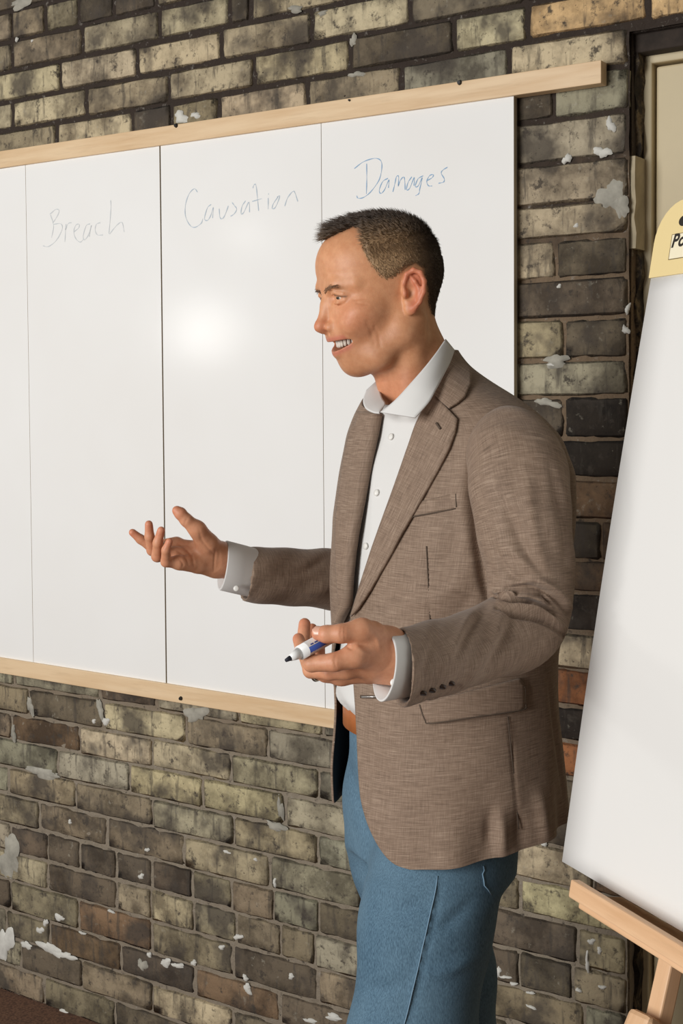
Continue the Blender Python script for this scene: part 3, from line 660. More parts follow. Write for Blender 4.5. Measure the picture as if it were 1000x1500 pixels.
def sculpt_head():
    g = Grid((-.105, -.092, -.205), (.130, .092, .125), .0013)
    g.ell((.004, 0, .033), (.085, .0725, .0735))
    g.ell((.037, 0, .050), (.057, .060, .050), .02)
    g.ell((.038, 0, -.018), (.056, .060, .070), .02)
    g.ell((.060, 0, -.050), (.034, .037, .030), .018)                    # maxilla
    for s in (1, -1):
        g.chain([(.004, .054*s, -.028), (.008, .053*s, -.054), (.040, .037*s, -.079), (.058, .012*s, -.087)], [.013, .013, .012, .012], .024)
        g.ell((.055, .046*s, -.018), (.026, .018, .015), .018)           # cheekbone
        g.ell((.069, .037*s, -.032), (.018, .016, .015), .014)           # raised cheek of the smile
        g.chain([(.0845, .008*s, .0205), (.0815, .030*s, .0230), (.064, .049*s, .0215)], [.0075, .0080, .006], .012)   # brow
    g.ell((.036, 0, -.070), (.044, .040, .024), .02)                     # under the jaw
    g.ell((.0640, 0, -.0840), (.0160, .019, .0145), .012)                # chin
    for s in (1, -1):
        g.ell((.096, .030*s, .0075), (.019, .016, .0095), .010, 'cut')   # eye socket
        g.ell((.0740, .0310*s, .0072), (.0142, .0155, .0125), .004)      # lids
        g.chain([(.0885, .021*s, .0125), (.0885, .031*s, .0145), (.0810, .0425*s, .0105)], [.0018, .0022, .0018], .003)   # upper lid fold
        g.chain([(.0880, .023*s, .0005), (.0875, .032*s, -.0008), (.0800, .043*s, .0015)], [.0010, .0012, .0010], .004)  # lower lid
        g.chain([(.0915, .0195*s, .0058), (.0915, .0310*s, .0070), (.0830, .0445*s, .0046)], [.0019, .0028, .0016], .0010, 'cut')
    # nose
    g.chain([(.0845, 0, .014), (.0915, 0, .000), (.1025, 0, -.023)], [.0062, .0062, .0075], .010)
    g.ell((.1052, 0, -.0280), (.0088, .0085, .0082), .005)
    for s in (1, -1):
        g.ell((.0915, .0120*s, -.0310), (.0105, .0066, .0074), .005)
        g.ell((.098, .0068*s, -.0390), (.0056, .0033, .0042), .002, 'cut')
    g.cone((.1020, 0, -.0340), (.0900, 0, -.0385), .0042, .0045, .004)
    # mouth: open smile
    lipA = lambda y: .0900-.0360*(y/.039)**2
    cm = lambda y: -.0572+.0050*(y/.039)**2
    hh = lambda y: .0066*np.sqrt(np.clip(1-(y/.039)**2, 0, 1))
    ys = [0, .007, .014, .022, .031, .039]
    for s in (1, -1):
        g.chain([(.0855, .008*s, -.0415), (.0800, .019*s, -.0415), (.0660, .033*s, -.0400)], [.0065, .0070, .006], .01)
        g.chain([(lipA(y)+.0005, y*s, cm(y)+hh(y)+.0026) for y in ys], [.0042, .0044, .0040, .0036, .0030, .0020], .003, kin=.002)
        g.chain([(lipA(y)-.0045+.002*(y/.039)**2, y*s, cm(y)-hh(y)-.0034) for y in ys], [.0062, .0062, .0056, .0046, .0034, .0020], .004, kin=.002)
    sl, X, Y, Z = g.sub((.030, -.040, -.082), (.125, .040, -.036))
    e = np.maximum(np.abs(Z-cm(Y))-hh(Y), (lipA(Y)-.017)-X); g.put(sl, e.astype(np.float32)+np.zeros_like(g.d[sl]), .0012, 'cut')
    # neck
    g.chain([(-.008, 0, -.020), (-.021, 0, -.10), (-.034, 0, -.20)], [.048, .0475, .056], .022)
    g.ell((.012, 0, -.125), (.02, .012, .02), .02)
    for s in (1, -1):
        g.cone((-.012, .052*s, -.040), (.012, .022*s, -.190), .013, .011, .02)
    # ears
    ea = math.radians(24); tb = math.radians(12)
    for s in (1, -1):
        ax_f = np.array([math.cos(ea), -math.sin(ea)*s, 0.]); ax_n = np.array([math.sin(ea), math.cos(ea)*s, 0.]); ax_u = np.array([0, 0, 1.])
        u2 = ax_u*math.cos(tb)-ax_f*math.sin(tb); f2 = ax_f*math.cos(tb)+ax_u*math.sin(tb)
        R = np.stack([f2, u2, ax_n]); c0 = np.array([-.0055, .0755*s, -.001])
        E = lambda a, b, n=0: c0+f2*a*.95+u2*b*.92+ax_n*n
        g.ell(c0, (.0142, .0270, .0048), .005, R=R)
        pts = [E(.012, -.004, .002), E(.0135, .010, .004), E(.010, .024, .005), E(.001, .0305, .006), E(-.009, .027, .0065), E(-.0150, .015, .007), E(-.0150, .000, .0065), E(-.0105, -.014, .005), E(-.003, -.024, .003)]
        g.ell(E(-.001, .006, .0075), (.0100, .0190, .0060), .003, 'cut', R=R)
        g.chain(pts, [.0026, .0029, .0032, .0034, .0034, .0033, .0032, .0032, .0040], .0022)
        g.ell(E(.004, -.003, .005), (.0075, .0095, .0065), .004, 'cut', R=R)
        g.chain([E(-.0085, -.010, .0035), E(-.0085, .004, .0040), E(-.002, .014, .0035), E(.004, .021, .003)], [.0026, .0027, .0024, .0018], .003)
        g.ell(E(.011, -.004, .0035), (.0038, .0062, .0042), .003, R=R)
        g.ell(E(.002, -.0255, .001), (.0080, .0080, .0045), .004, R=R)
    V, Q = g.mesh(); V = laplace(V, Q, 2, .35); N = vnormals(V, Q)
    side = (np.abs(V[:, 1]) > .012) & (V[:, 0] > .01)
    for path, dep, wd in (([(.060, -.033), (.053, -.046), (.051, -.062)], .0006, .0034), ([(.049, -.040), (.044, -.052), (.045, -.066)], .0006, .0026), ([(.070, .000), (.058, .000)], .0005, .0015), ([(.068, -.005), (.056, -.009)], .0005, .0015), ([(.058, -.042), (.057, -.050)], -.0006, .005)):
        d = np.full(len(V), 9.)
        for i in range(len(path)-1):
            q0, q1 = np.array(path[i]), np.array(path[i+1]); e = q1-q0; t = np.clip(((V[:, [0, 2]]-q0)@e)/(e@e), 0, 1); d = np.minimum(d, np.linalg.norm(V[:, [0, 2]]-q0-t[:, None]*e, axis=1))
        V = V-N*(side*dep*np.exp(-(d/wd)**2))[:, None]
    return V, Q

HAIRPOLY = [(440, 350), (467, 356), (490, 345), (517, 333), (529, 336), (528, 350), (531, 370), (543, 391), (556, 405), (566, 410), (580, 405), (594, 392), (606, 386), (618, 392), (625, 424), (627, 448), (632, 461), (645, 466), (700, 470), (700, 270), (440, 270)]
hv, hq = sculpt_head()
def mirrored(Vh): m = Vh.copy(); m[:, 1] = np.abs(m[:, 1]); return proj(H2W(m))
def skin_colors(Vh, pxy):
    base = np.tile(np.array(srgb(212, 154, 114)[:3]), (len(Vh), 1))
    def blend(col, w): nonlocal base; base = base*(1-w[:, None])+np.array(srgb(*col)[:3])*w[:, None]
    A, B, Cc = Vh[:, 0], np.abs(Vh[:, 1]), Vh[:, 2]
    gauss = lambda a, b, c, r: np.exp(-(((A-a)**2+(B-b)**2+(Cc-c)**2)/r**2))
    blend((206, 128, 98), .55*gauss(.07, .045, -.024, .026)); blend((204, 118, 90), .6*gauss(.108, .0, -.028, .014))
    blend((205, 120, 92), .75*sm(.072, .080, B)*(np.abs(Cc) < .045))
    blend((200, 112, 98), .85*np.exp(-((np.abs(Cc+.0572-.0050*(B/.039)**2)-.0066*np.sqrt(np.clip(1-(B/.039)**2, 0, 1))-.0032)/.0036)**2)*sm(.040, .033, B).clip(0, 1)*(A > .07))
    blend((120, 52, 42), sm(.002, -.002, A-(.0785-.0360*(B/.039)**2))*((np.abs(Cc+.0572-.0050*(B/.039)**2) < .0076) & (B < .037) & (A > .03)))
    stub = sm(-.02, -.06, Cc)*sm(-.01, .03, A)*(Cc > -.115); blend((176, 128, 98), .35*stub)
    blend((198, 128, 96), .5*sm(-.09, -.12, Cc))
    lash = np.full(len(Vh), 9.)
    for q0, q1 in (((.019, .0078), (.031, .0106)), ((.031, .0106), (.0455, .0062))):
        q0, q1 = np.array(q0), np.array(q1); e = q1-q0; bc = np.stack([B, Cc], 1); t = np.clip(((bc-q0)@e)/(e@e), 0, 1); lash = np.minimum(lash, np.linalg.norm(bc-q0-t[:, None]*e, axis=1))
    blend((62, 44, 34), .8*np.exp(-(lash/.0013)**2)*(A > .06))
    br = np.exp(-((np.where(B < .03, Cc-.0200-.1*(B-.02), Cc-.0210+.25*(B-.03)))**2)/.0042**2)*sm(.008, .014, B)*sm(.052, .042, B)*(A > .055)
    blend((130, 96, 70), .40*br)
    inside = inpoly(pxy, HAIRPOLY); dd = polydist(pxy, HAIRPOLY)*np.where(inside, 1, -1)
    earm = (B > .0745) & (Cc < .04)
    hw = sm(-4, 7, dd)*(~earm)*(A < .1)
    light = sm(-.03, .04, A)*sm(.095, .055, Cc)
    blend((92, 70, 50), hw*(1-light)); blend((176, 140, 106), hw*light*.7)
    return base, hw, dd
hpx = mirrored(hv); hcol, hairw, hdd = skin_colors(hv, hpx)
def skin_material():
    t = NT('skin'); a = t.n('ShaderNodeAttribute', attribute_name='tint'); pos = t.pos()
    n = t.noise(pos, 110, 3); n2 = t.noise(pos, 600, 2)
    c = t.mix(t.ramp(n, [(.35, (1, 1, 1, 1)), (.65, (0, 0, 0, 1))]), a.outputs['Color'], t.mix(1.0, a.outputs['Color'], (.90, .84, .80, 1), 'MULTIPLY'))
    t.l(c, t.b.inputs['Base Color']); t.rough(.48)
    t.b.inputs['Subsurface Weight'].default_value = .12; t.b.inputs['Subsurface Radius'].default_value = (1.0, .35, .2); t.b.inputs['Subsurface Scale'].default_value = .006
    t.b.inputs['Specular IOR Level'].default_value = .4
    t.bump(n2, .12, .002); return t.m
SKIN = skin_material()
HAIRM = NT('hair'); _a = HAIRM.n('ShaderNodeAttribute', attribute_name='tint'); HAIRM.l(_a.outputs['Color'], HAIRM.b.inputs['Base Color']); HAIRM.rough(.55); HAIRM = HAIRM.m

# hair: a thin cap hugging the scalp plus several thousand short strands
def hair():
    N = vnormals(hv, hq)
    B = np.abs(hv[:, 1]); ear = (B > .0735) & (hv[:, 2] < .036) & (hv[:, 0] < .01) & (hv[:, 0] > -.045)
    ins = (hdd > 0) & ~ear & (hv[:, 2] > -.09)
    ww = sm(0, 10, hdd)
    top = sm(.045, .088, hv[:, 2])
    # colour of the hair by place
    def tone(p, r):
        A, Bb, Cc = p[:, 0], np.abs(p[:, 1]), p[:, 2]
        light = sm(-.055, .012, A)*sm(.102, .055, Cc)
        c = np.array(srgb(58, 44, 33)[:3])*(1-light)[:, None]+np.array(srgb(164, 133, 98)[:3])*light[:, None]
        low = sm(.0, -.05, Cc)*sm(-.03, -.06, A); c = c*(1-low*.3)[:, None]+np.array(srgb(120, 92, 66)[:3])*(low*.3)[:, None]
        return c*(r[:, None])
    thick = ww*(.0010+.0050*top)
    Vc = hv+N*thick[:, None]-N*.0004*(1-ww[:, None])
    fq = hq[ins[hq].all(1)]
    used, inv = np.unique(fq, return_inverse=True)
    cap = fast_mesh('hair', H2W(Vc[used]), inv.reshape(fq.shape), HAIRM, cols=tone(hv[used], .85+.3*RNG.rand(len(used))))
    under(cap); cap['label'] = 'short dark brown hair, sandy at the temples'
    # strands
    a, b, c = hv[fq[:, 0]], hv[fq[:, 1]], hv[fq[:, 2]]
    ar = np.linalg.norm(np.cross(b-a, c-a), axis=1); pr = ar/ar.sum(); ns = 34000
    pr = pr*(1+1.6*sm(.06, .03, hv[fq[:, 0], 2])); pr /= pr.sum(); f = RNG.choice(len(fq), ns, p=pr); r1, r2 = RNG.rand(ns, 1), RNG.rand(ns, 1)
    fl = r1+r2 > 1; r1 = np.where(fl, 1-r1, r1); r2 = np.where(fl, 1-r2, r2)
    q0, q1, q2 = fq[f, 0], fq[f, 1], fq[f, 2]
    lerp = lambda arr: arr[q0]*(1-r1-r2)+arr[q1]*r1+arr[q2]*r2
    p = lerp(hv); n = lerp(N); n /= np.linalg.norm(n, axis=1, keepdims=True); tk = lerp(thick[:, None]); tp = lerp(top[:, None]); w_ = lerp(ww[:, None])
    front = sm(.02, .080, p[:, :1])*tp
    cw = sm(.25, .85, tp); comb = cw*np.array([[.75, .0, .15]])+(1-cw)*np.array([[-.35, 0, -1.0]])
    comb = comb*np.array([[1, 1, 1]])+np.array([[0, .12, 0]])*np.sign(p[:, 1:2])
    comb = comb-n*(comb*n).sum(1, keepdims=True); comb /= np.linalg.norm(comb, axis=1, keepdims=True)+1e-9
    L = (.0046+.0080*tp+.0185*front)*(.7+.6*RNG.rand(ns, 1))*(.55+.45*w_)
    d1 = n*(.24+.80*tp)+comb*(.9)+RNG.normal(0, .22, (ns, 3)); d1 /= np.linalg.norm(d1, axis=1, keepdims=True)
    d2 = d1*.8+comb*.5+n*.1*front+RNG.normal(0, .12, (ns, 3)); d2 /= np.linalg.norm(d2, axis=1, keepdims=True)
    root = p+n*(tk*.75-.0006); mid = root+d1*L*.5; tip = mid+d2*L*.5
    side = np.cross(d1, n+RNG.normal(0, .4, (ns, 3))); side /= np.linalg.norm(side, axis=1, keepdims=True); oth = np.cross(d1, side)
    R = .00034*(.8+.5*RNG.rand(ns, 1))
    ring = lambda c0, r: [c0+side*r, c0-side*r*.5+oth*r*.87, c0-side*r*.5-oth*r*.87]
    Vs = np.stack(ring(root, R)+ring(mid, R*.85)+[tip], 1).reshape(-1, 3)
    base = (np.arange(ns)*7)[:, None]
    F3 = []
    for k in range(3):
        k2 = (k+1) % 3
        F3 += [base+np.array([[k, k2, 3+k2]]), base+np.array([[k, 3+k2, 3+k]]), base+np.array([[3+k, 3+k2, 6]])]
    F3 = np.concatenate(F3)
    col = np.repeat(tone(p, .65+.75*RNG.rand(ns)), 7, 0)
    st = fast_mesh('hair_strands', H2W(Vs), F3, HAIRM, cols=col); under(st); st['kind'] = 'stuff'
    # eyebrows
    nb = 180; side_ = np.where(RNG.rand(nb, 1) < .5, 1, -1); t = RNG.rand(nb, 1)
    near = np.stack([(.094-.028*t*t)[:, 0], (side_*(.006+.036*t))[:, 0], (.0165+.0055*np.sin(t*2.2)+RNG.normal(0, .0014, (nb, 1)))[:, 0]], 1)
    # drop them on to the brow
    keep = hv[(hv[:, 0] > .05) & (hv[:, 2] > .008) & (hv[:, 2] < .04)]
    for i in range(nb):
        dd = (keep[:, 1]-near[i, 1])**2+(keep[:, 2]-near[i, 2])**2; j = dd < .0018**2
        if j.any(): near[i, 0] = keep[j][:, 0].max()
    Vs, F3 = [], []
    for i in range(nb):
        s_ = side_[i, 0]; d = np.array([-.25, s_*.85, .35*(1-1.5*t[i, 0])])+RNG.normal(0, .15, 3); d /= np.linalg.norm(d); r0 = near[i]; l_ = .0075*(.7+.5*RNG.rand())
        b0 = len(Vs); Vs += [r0+[0, 0, .00035], r0-[0, 0, .00035], r0+[.0005, 0, 0], r0+d*l_+[.0007, 0, 0]]; F3 += [(b0, b0+1, b0+3), (b0+1, b0+2, b0+3), (b0+2, b0, b0+3)]
    eb = fast_mesh('eyebrows', H2W(np.array(Vs)), np.array(F3), HAIRM, cols=np.tile(np.array(srgb(136, 103, 77)[:3]), (len(Vs), 1))); under(eb)
hair()

# eyes and teeth
def eye_mat():
    t = NT('eye'); a = t.n('ShaderNodeAttribute', attribute_name='tint'); t.l(a.outputs['Color'], t.b.inputs['Base Color']); t.rough(.12); return t.m
EYE = eye_mat()
for s in (1, -1):
    bm = bmesh.new(); bmesh.ops.create_uvsphere(bm, u_segments=48, v_segments=32, radius=.0132)
    vv = np.array([v.co[:] for v in bm.verts]); me = bpy.data.meshes.new('eyeball'); bm.to_mesh(me); bm.free()
    look = np.array([.97, .10, -.16]); look /= np.linalg.norm(look)
    dt = (vv/np.linalg.norm(vv, axis=1, keepdims=True))@look; ang = np.degrees(np.arccos(np.clip(dt, -1, 1)))
    col = np.tile(np.array(srgb(206, 190, 178)[:3]), (len(vv), 1)); col[ang < 31] = srgb(70, 64, 56)[:3]; col[ang < 14] = (.006, .005, .005)  # white of the eye darkened, the shadow under the lids put into its colour
    at = me.color_attributes.new('tint', 'FLOAT_COLOR', 'POINT'); cc = np.ones((len(vv), 4), np.float32); cc[:, :3] = col; at.data.foreach_set('color', cc.ravel())
    me.vertices.foreach_set('co', H2W(vv+np.array([.0745, .0310*s, .0064])).astype(np.float32).ravel()); me.polygons.foreach_set('use_smooth', [True]*len(me.polygons)); me.materials.append(EYE)
    o = bpy.data.objects.new('eyeball', me); C.objects.link(o); under(o)
TEETH = simple('teeth', srgb(236, 228, 214), .25)
def teeth():
    bm = bmesh.new()
    for i in range(12):
        a = (i-5.5)*.18; w = .0039 if abs(i-5.5) < 1 else .0034
        c = Vector((.0430+.0400*math.cos(a), .0350*math.sin(a), -.0540+.0045*abs(math.sin(a))**2)); h = .0064-.0012*abs(math.sin(a))
        q = bmesh.ops.create_cube(bm, size=1, matrix=Matrix.Translation(c) @ Matrix.Rotation(a, 4, 'Z') @ Matrix.Diagonal((.004, w*1.32, h*1.9, 1)))
    bmesh.ops.bevel(bm, geom=bm.edges[:], offset=.0009, segments=2, affect='EDGES')
    for v in bm.verts: v.co = Vector(H2W(np.array(v.co[:])))
    o = bm_obj('teeth', bm, TEETH, smooth=True); under(o)
teeth()
# ------------------------------------------------------------------ hands
def spline(pts, n=8, closed=False):
    q = np.array(pts, float); out = []
    e = np.vstack([q[-1:], q, q[:2]]) if closed else np.vstack([2*q[0]-q[1], q, 2*q[-1]-q[-2]])
    for i in range(1, len(e)-2):
        for t in np.linspace(0, 1, n+1)[:-1]: out.append(.5*((2*e[i])+(-e[i-1]+e[i+1])*t+(2*e[i-1]-5*e[i]+4*e[i+1]-e[i+2])*t*t+(-e[i-1]+3*e[i]-3*e[i+1]+e[i+2])*t**3))
    if not closed: out.append(q[-1])
    return np.array(out)
def crease(V, N, paths, face=True):      # press grooves (or raise ridges) along lines seen on the cloth
    q = proj(V); ok = ((CAM-V)*N).sum(1) > 0 if face else np.ones(len(V), bool)
    for path, depth, width in paths:
        c = spline(path, 6); d = np.full(len(V), 1e9); tt = np.zeros(len(V))
        for i in range(len(c)-1):
            e = c[i+1]-c[i]; t = np.clip(((q-c[i])@e)/(e@e+1e-9), 0, 1); r = np.linalg.norm(q-c[i]-t[:, None]*e, axis=1); b = r < d; d = np.where(b, r, d); tt = np.where(b, (i+t)/(len(c)-1), tt)
        taper = np.sin(np.pi*np.clip(tt, .04, .96))**.5
        V = V-N*(ok*depth*taper*np.exp(-(d/width)**2))[:, None]
    return V
def px_chain(g, pts, k, kin=.003):       # pts: (x, y, depth, radius in m)
    w = [P(a, b, c) for a, b, c, _ in pts]; g.chain(w, [q[3] for q in pts], k, kin=kin); return w
def hand_colors(V, tips, knuckles):
    base = np.tile(np.array(srgb(210, 152, 118)[:3]), (len(V), 1))
    def blend(col, w): nonlocal base; base = base*(1-w[:, None])+np.array(srgb(*col)[:3])*w[:, None]
    for t in tips: blend((206, 124, 98), .6*np.exp(-((V-t)**2).sum(1)/.011**2))
    for t in knuckles: blend((198, 124, 98), .45*np.exp(-((V-t)**2).sum(1)/.009**2))
    return base
def far_hand():       # the man's right hand, open, palm up
    w = [P(352, 832, 1.872), P(322, 820, 1.855)]
    lo = P(180, 860, 1.72)-.02; hi = P(375, 730, 1.90)+.02
    lo, hi = np.minimum(lo, hi), np.maximum(lo, hi); lo[1] = 1.70; hi[1] = 1.91
    g = Grid(lo, hi, .0014)
    g.cone(w[0], w[1], .0235, .0225)
    px_chain(g, [(318, 818, 1.852, .021), (300, 812, 1.845, .018), (262, 803, 1.842, .0135)], .012)
    px_chain(g, [(316, 828, 1.845, .0165), (290, 826, 1.825, .0135), (263, 824, 1.802, .0105)], .012)
    px_chain(g, [(312, 820, 1.850, .018), (285, 815, 1.835, .015), (256, 812, 1.820, .0115)], .012)
    px_chain(g, [(318, 812, 1.850, .0180), (303, 797, 1.828, .0165), (289, 775, 1.812, .0115)], .010)
    th = px_chain(g, [(289, 776, 1.812, .0115), (273, 762, 1.805, .0090), (264, 752, 1.803, .0084), (259, 748, 1.802, .0068)], .006)
    fi = [px_chain(g, q, .005) for q in (
        [(258, 796, 1.846, .0098), (222, 801, 1.842, .0078), (206, 790, 1.838, .0066), (194, 780, 1.834, .0054)],
        [(252, 803, 1.836, .0098), (223, 806, 1.822, .0078), (219, 786, 1.808, .0068), (218, 768, 1.803, .0056)],
        [(250, 813, 1.820, .0096), (230, 815, 1.805, .0078), (231, 795, 1.792, .0067), (236, 777, 1.787, .0056)],
        [(262, 824, 1.803, .0092), (243, 823, 1.790, .0072), (243, 806, 1.779, .0060), (248, 793, 1.776, .0050)])]
    V, Q = g.mesh(); V = laplace(V, Q, 2, .4)
    return V, Q, hand_colors(V, [th[-1]]+[f[-1] for f in fi], [f[1] for f in fi])
def near_hand():      # the man's left hand, holding the marker
    lo = P(415, 1020, 1.32); hi = P(600, 890, 1.52); lo, hi = np.minimum(lo, hi)-.01, np.maximum(lo, hi)+.01; lo[1], hi[1] = 1.315, 1.52; hi[2] += .03
    g = Grid(lo, hi, .0014)
    px_chain(g, [(600, 972, 1.415, .027), (566, 960, 1.405, .0265)], 0)
    px_chain(g, [(566, 955, 1.402, .0250), (548, 957, 1.385, .0195), (520, 960, 1.362, .0130)], .012)
    px_chain(g, [(566, 962, 1.405, .0255), (545, 968, 1.395, .0195), (508, 976, 1.385, .0120)], .012)
    px_chain(g, [(566, 966, 1.412, .0235), (540, 977, 1.412, .0175), (500, 989, 1.412, .0112)], .012)
    px_chain(g, [(566, 964, 1.420, .0220), (540, 978, 1.430, .0165), (512, 986, 1.440, .0110)], .012)
    px_chain(g, [(560, 945, 1.398, .0210), (543, 932, 1.378, .0165), (529, 924, 1.366, .0125)], .010)
    th = px_chain(g, [(530, 923, 1.366, .0122), (500, 928, 1.357, .0100), (478, 929, 1.360, .0092), (466, 928, 1.364, .0075)], .006)
    fi = [px_chain(g, q, .005) for q in (
        [(520, 961, 1.362, .0124), (490, 970, 1.356, .0098), (456, 972, 1.364, .0088), (443, 953, 1.392, .0078), (437, 936, 1.410, .0066)],
        [(508, 980, 1.385, .0115), (482, 984, 1.388, .0090), (455, 982, 1.402, .0084), (443, 948, 1.432, .0078), (446, 914, 1.447, .0068)],
        [(500, 989, 1.412, .0112), (477, 987, 1.408, .0092), (456, 980, 1.420, .0084), (450, 950, 1.458, .0074), (457, 921, 1.468, .0062)],
        [(512, 986, 1.440, .0105), (482, 985, 1.452, .0085), (468, 972, 1.470, .0074), (468, 950, 1.482, .0060)])]
    V, Q = g.mesh(); V = laplace(V, Q, 2, .4)
    return V, Q, hand_colors(V, [th[-1]]+[f[-1] for f in fi], [th[1]]+[f[1] for f in fi]), fi, th
fV, fQ, fC = far_hand(); nV, nQ, nC, nfi, nth = near_hand()
fV = crease(fV, vnormals(fV, fQ), [([(262, 797), (272, 804), (281, 815), (284, 828)], .0014, 2.0), ([(258, 806), (270, 814), (276, 826)], .0012, 1.8), ([(292, 778), (296, 792), (306, 804), (314, 812)], .0012, 2.2), ([(316, 802), (314, 820), (313, 836)], .0009, 1.6), ([(276, 757), (272, 763), (270, 770)], .0007, 1.4), ([(262, 818), (268, 826), (266, 832)], .0009, 1.6)])
nV = crease(nV, vnormals(nV, nQ), [([(501, 914), (499, 926), (500, 938)], .0008, 1.4), ([(505, 914), (504, 926), (505, 938)], .0006, 1.4), ([(492, 958), (490, 968), (492, 980)], .0007, 1.6), ([(540, 922), (552, 936), (556, 955)], -.0012, 3.5), ([(520, 945), (535, 958), (552, 962)], -.0010, 3.5), ([(505, 944), (514, 950), (520, 946)], .0012, 2.2)])

# ------------------------------------------------------------------ the body under the clothes, one mesh with head and hands
def core():
    g = Grid((-.30, 1.25, .02), (.50, 2.25, 1.62), .010)
    nb = H2W((-.034, 0, -.19))
    g.cone(H2W((-.02, 0, -.10)), nb, .046, .052); g.cone(nb, T3(-.01, 0, 1.36), .050, .07, .03)
    for sgn in (1, -1): g.cone(T3(.02*sgn, -.005, 1.41), T3(.14*sgn, -.01, 1.40), .045, .04, .02)
    g.ell(T3(0, -.01, 1.26), (.10, .10, .17), .03); g.ell(T3(0, -.01, .98), (.09, .09, .12), .03)
    g.chain([T3(.16, 0, 1.41), P(772, 900, 1.585), P(590, 972, 1.412)], [.040, .034, .020], .02)
    g.chain([T3(-.14, -.03, 1.39), P(520, 850, 1.99), P(352, 836, 1.872)], [.030, .022, .018], .02)
    g.chain([T3(.07, .02, .93), T3(.075, .135, .62), T3(.08, .15, .50), T3(.09, .10, .09)], [.055, .055, .050, .038], .02)
    g.chain([T3(-.085, .0, .93), T3(-.085, -.06, .62), T3(-.085, -.09, .48), T3(-.085, -.2, .09)], [.055, .055, .048, .036], .02)
    return g.mesh()
cV, cQ = core()
bV = np.concatenate([H2W(hv), fV, nV, cV]); o1, o2, o3 = len(hv), len(hv)+len(fV), len(hv)+len(fV)+len(nV)
bQ = np.concatenate([hq, fQ+o1, nQ+o2, cQ+o3]); bC = np.concatenate([hcol, fC, nC, np.tile(np.array(srgb(210, 152, 118)[:3]), (len(cV), 1))])
body = under(fast_mesh('body', bV, bQ, SKIN, cols=bC)); body['label'] = 'head with broad smile, open right hand and left hand closed on the marker'
# wedding ring
rc = (nfi[2][1]*.45+nfi[2][2]*.55); rd = nfi[2][2]-nfi[2][1]; rd /= np.linalg.norm(rd); ra = np.cross(rd, [0, 0, 1]); ra /= np.linalg.norm(ra); rb = np.cross(rd, ra)
tube('ring', [rc+.0103*(ra*math.cos(t)+rb*math.sin(t)) for t in np.linspace(0, 2*math.pi, 33)], .0017, simple('silver', srgb(190, 186, 178), .22, 1), n=8, cap=False)
under(bpy.data.objects['ring'])

# thumb nail of the near hand
def nail():
    c = nth[-1]*.75+nth[-2]*.25; d = nth[-1]-nth[-2]; d /= np.linalg.norm(d); out = np.array([.05, -.80, .55]); out -= d*(out@d); out /= np.linalg.norm(out); s = np.cross(d, out); V, Fc = [], []
    for i in range(7):
        for k in range(9):
            a = (k/8-.5)*1.5; t = (i/6-.5); w = math.sqrt(max(0, 1-(2*t)**4)); V.append(c+d*t*.0125+.0082*(out*math.cos(a*w)+s*math.sin(a*w)))
    for i in range(6):
        for k in range(8): Fc.append((i*9+k, i*9+k+1, (i+1)*9+k+1, (i+1)*9+k))
    o = under(mesh_obj('thumb_nail', V, Fc, simple('nail', srgb(222, 170, 146), .3), None, True)); m = o.modifiers.new('thickness', 'SOLIDIFY'); m.thickness = .0008; m.offset = 0
nail()
# the marker in the hand
def marker():
    a = P(419.5, 967, 1.345); b = P(489, 929, 1.385); d = (b-a)/np.linalg.norm(b-a); root = empty('marker', tuple(a)); tag(root, 'white dry-erase marker with blue label held in the left hand', 'marker')
    W_ = simple('marker_white', srgb(236, 236, 234), .35); K_ = simple('marker_nib', srgb(26, 28, 42), .7); B_ = simple('marker_label', srgb(62, 84, 158), .4)
    def seg(name, t0, t1, r0, r1, m): o = tube(name, [d*t0, d*t1], [r0, r1], m, root, 24); return o
    seg('nib', -.001, .006, .0018, .0030, K_); seg('tip_cone', .0052, .018, .0034, .0064, W_); seg('barrel', .0178, .076, .0078, .0078, W_)
    lab = tube('label_band', [d*.0265, d*.070], [.00788, .00788], B_, root, 32)
    # the printed label covers part of the way round; white letters run along it
    me = lab.data
    up = np.array([0, 0, 1.]); s = np.cross(d, up); s /= np.linalg.norm(s); u = np.cross(s, d)
    nn = -s if (-s)[1] < 0 else s
    strip = []
    for k, (t0, t1) in enumerate(((.030, .034), (.0355, .040), (.0415, .046), (.0475, .052), (.055, .062))):
        V = []
        for t in (t0, t1):
            for w in (.0, .0016): 
                ang = .62+w/.0087*1.0; V.append(d*t+.0081*(nn*math.cos(ang)+u*math.sin(ang)))
        strip.append(mesh_obj('label_print', V, [(0, 1, 3, 2)], B_, root))
    V, Fc = [], []
    for i, ang in enumerate(np.linspace(.50, 5.95, 26)):
        for t in (.0262, .0703): V.append(d*t+.00797*(nn*math.cos(ang)+u*math.sin(ang)))
    for i in range(25): Fc.append((2*i, 2*i+1, 2*i+3, 2*i+2))
    mesh_obj('label_white', V, Fc, W_, root, True)
marker()
# ------------------------------------------------------------------ clothes
def lerp_table(tab):
    t = np.array(sorted(tab)); 
    def f(z): 
        z = np.asarray(z, float); return [np.interp(z, t[:, 0], t[:, i]) for i in range(1, t.shape[1])]
    return f
def smooth_table(tab, n=400, w=.018):
    f = lerp_table(tab); zs = np.linspace(min(r[0] for r in tab), max(r[0] for r in tab), n); dz = zs[1]-zs[0]; m = max(1, int(w/dz)); ker = np.hanning(2*m+3)[1:-1]; ker /= ker.sum()
    cols = [np.convolve(np.pad(c, m, mode='edge'), ker, 'valid') for c in f(zs)]
    return lambda z: [np.interp(z, zs, c) for c in cols]
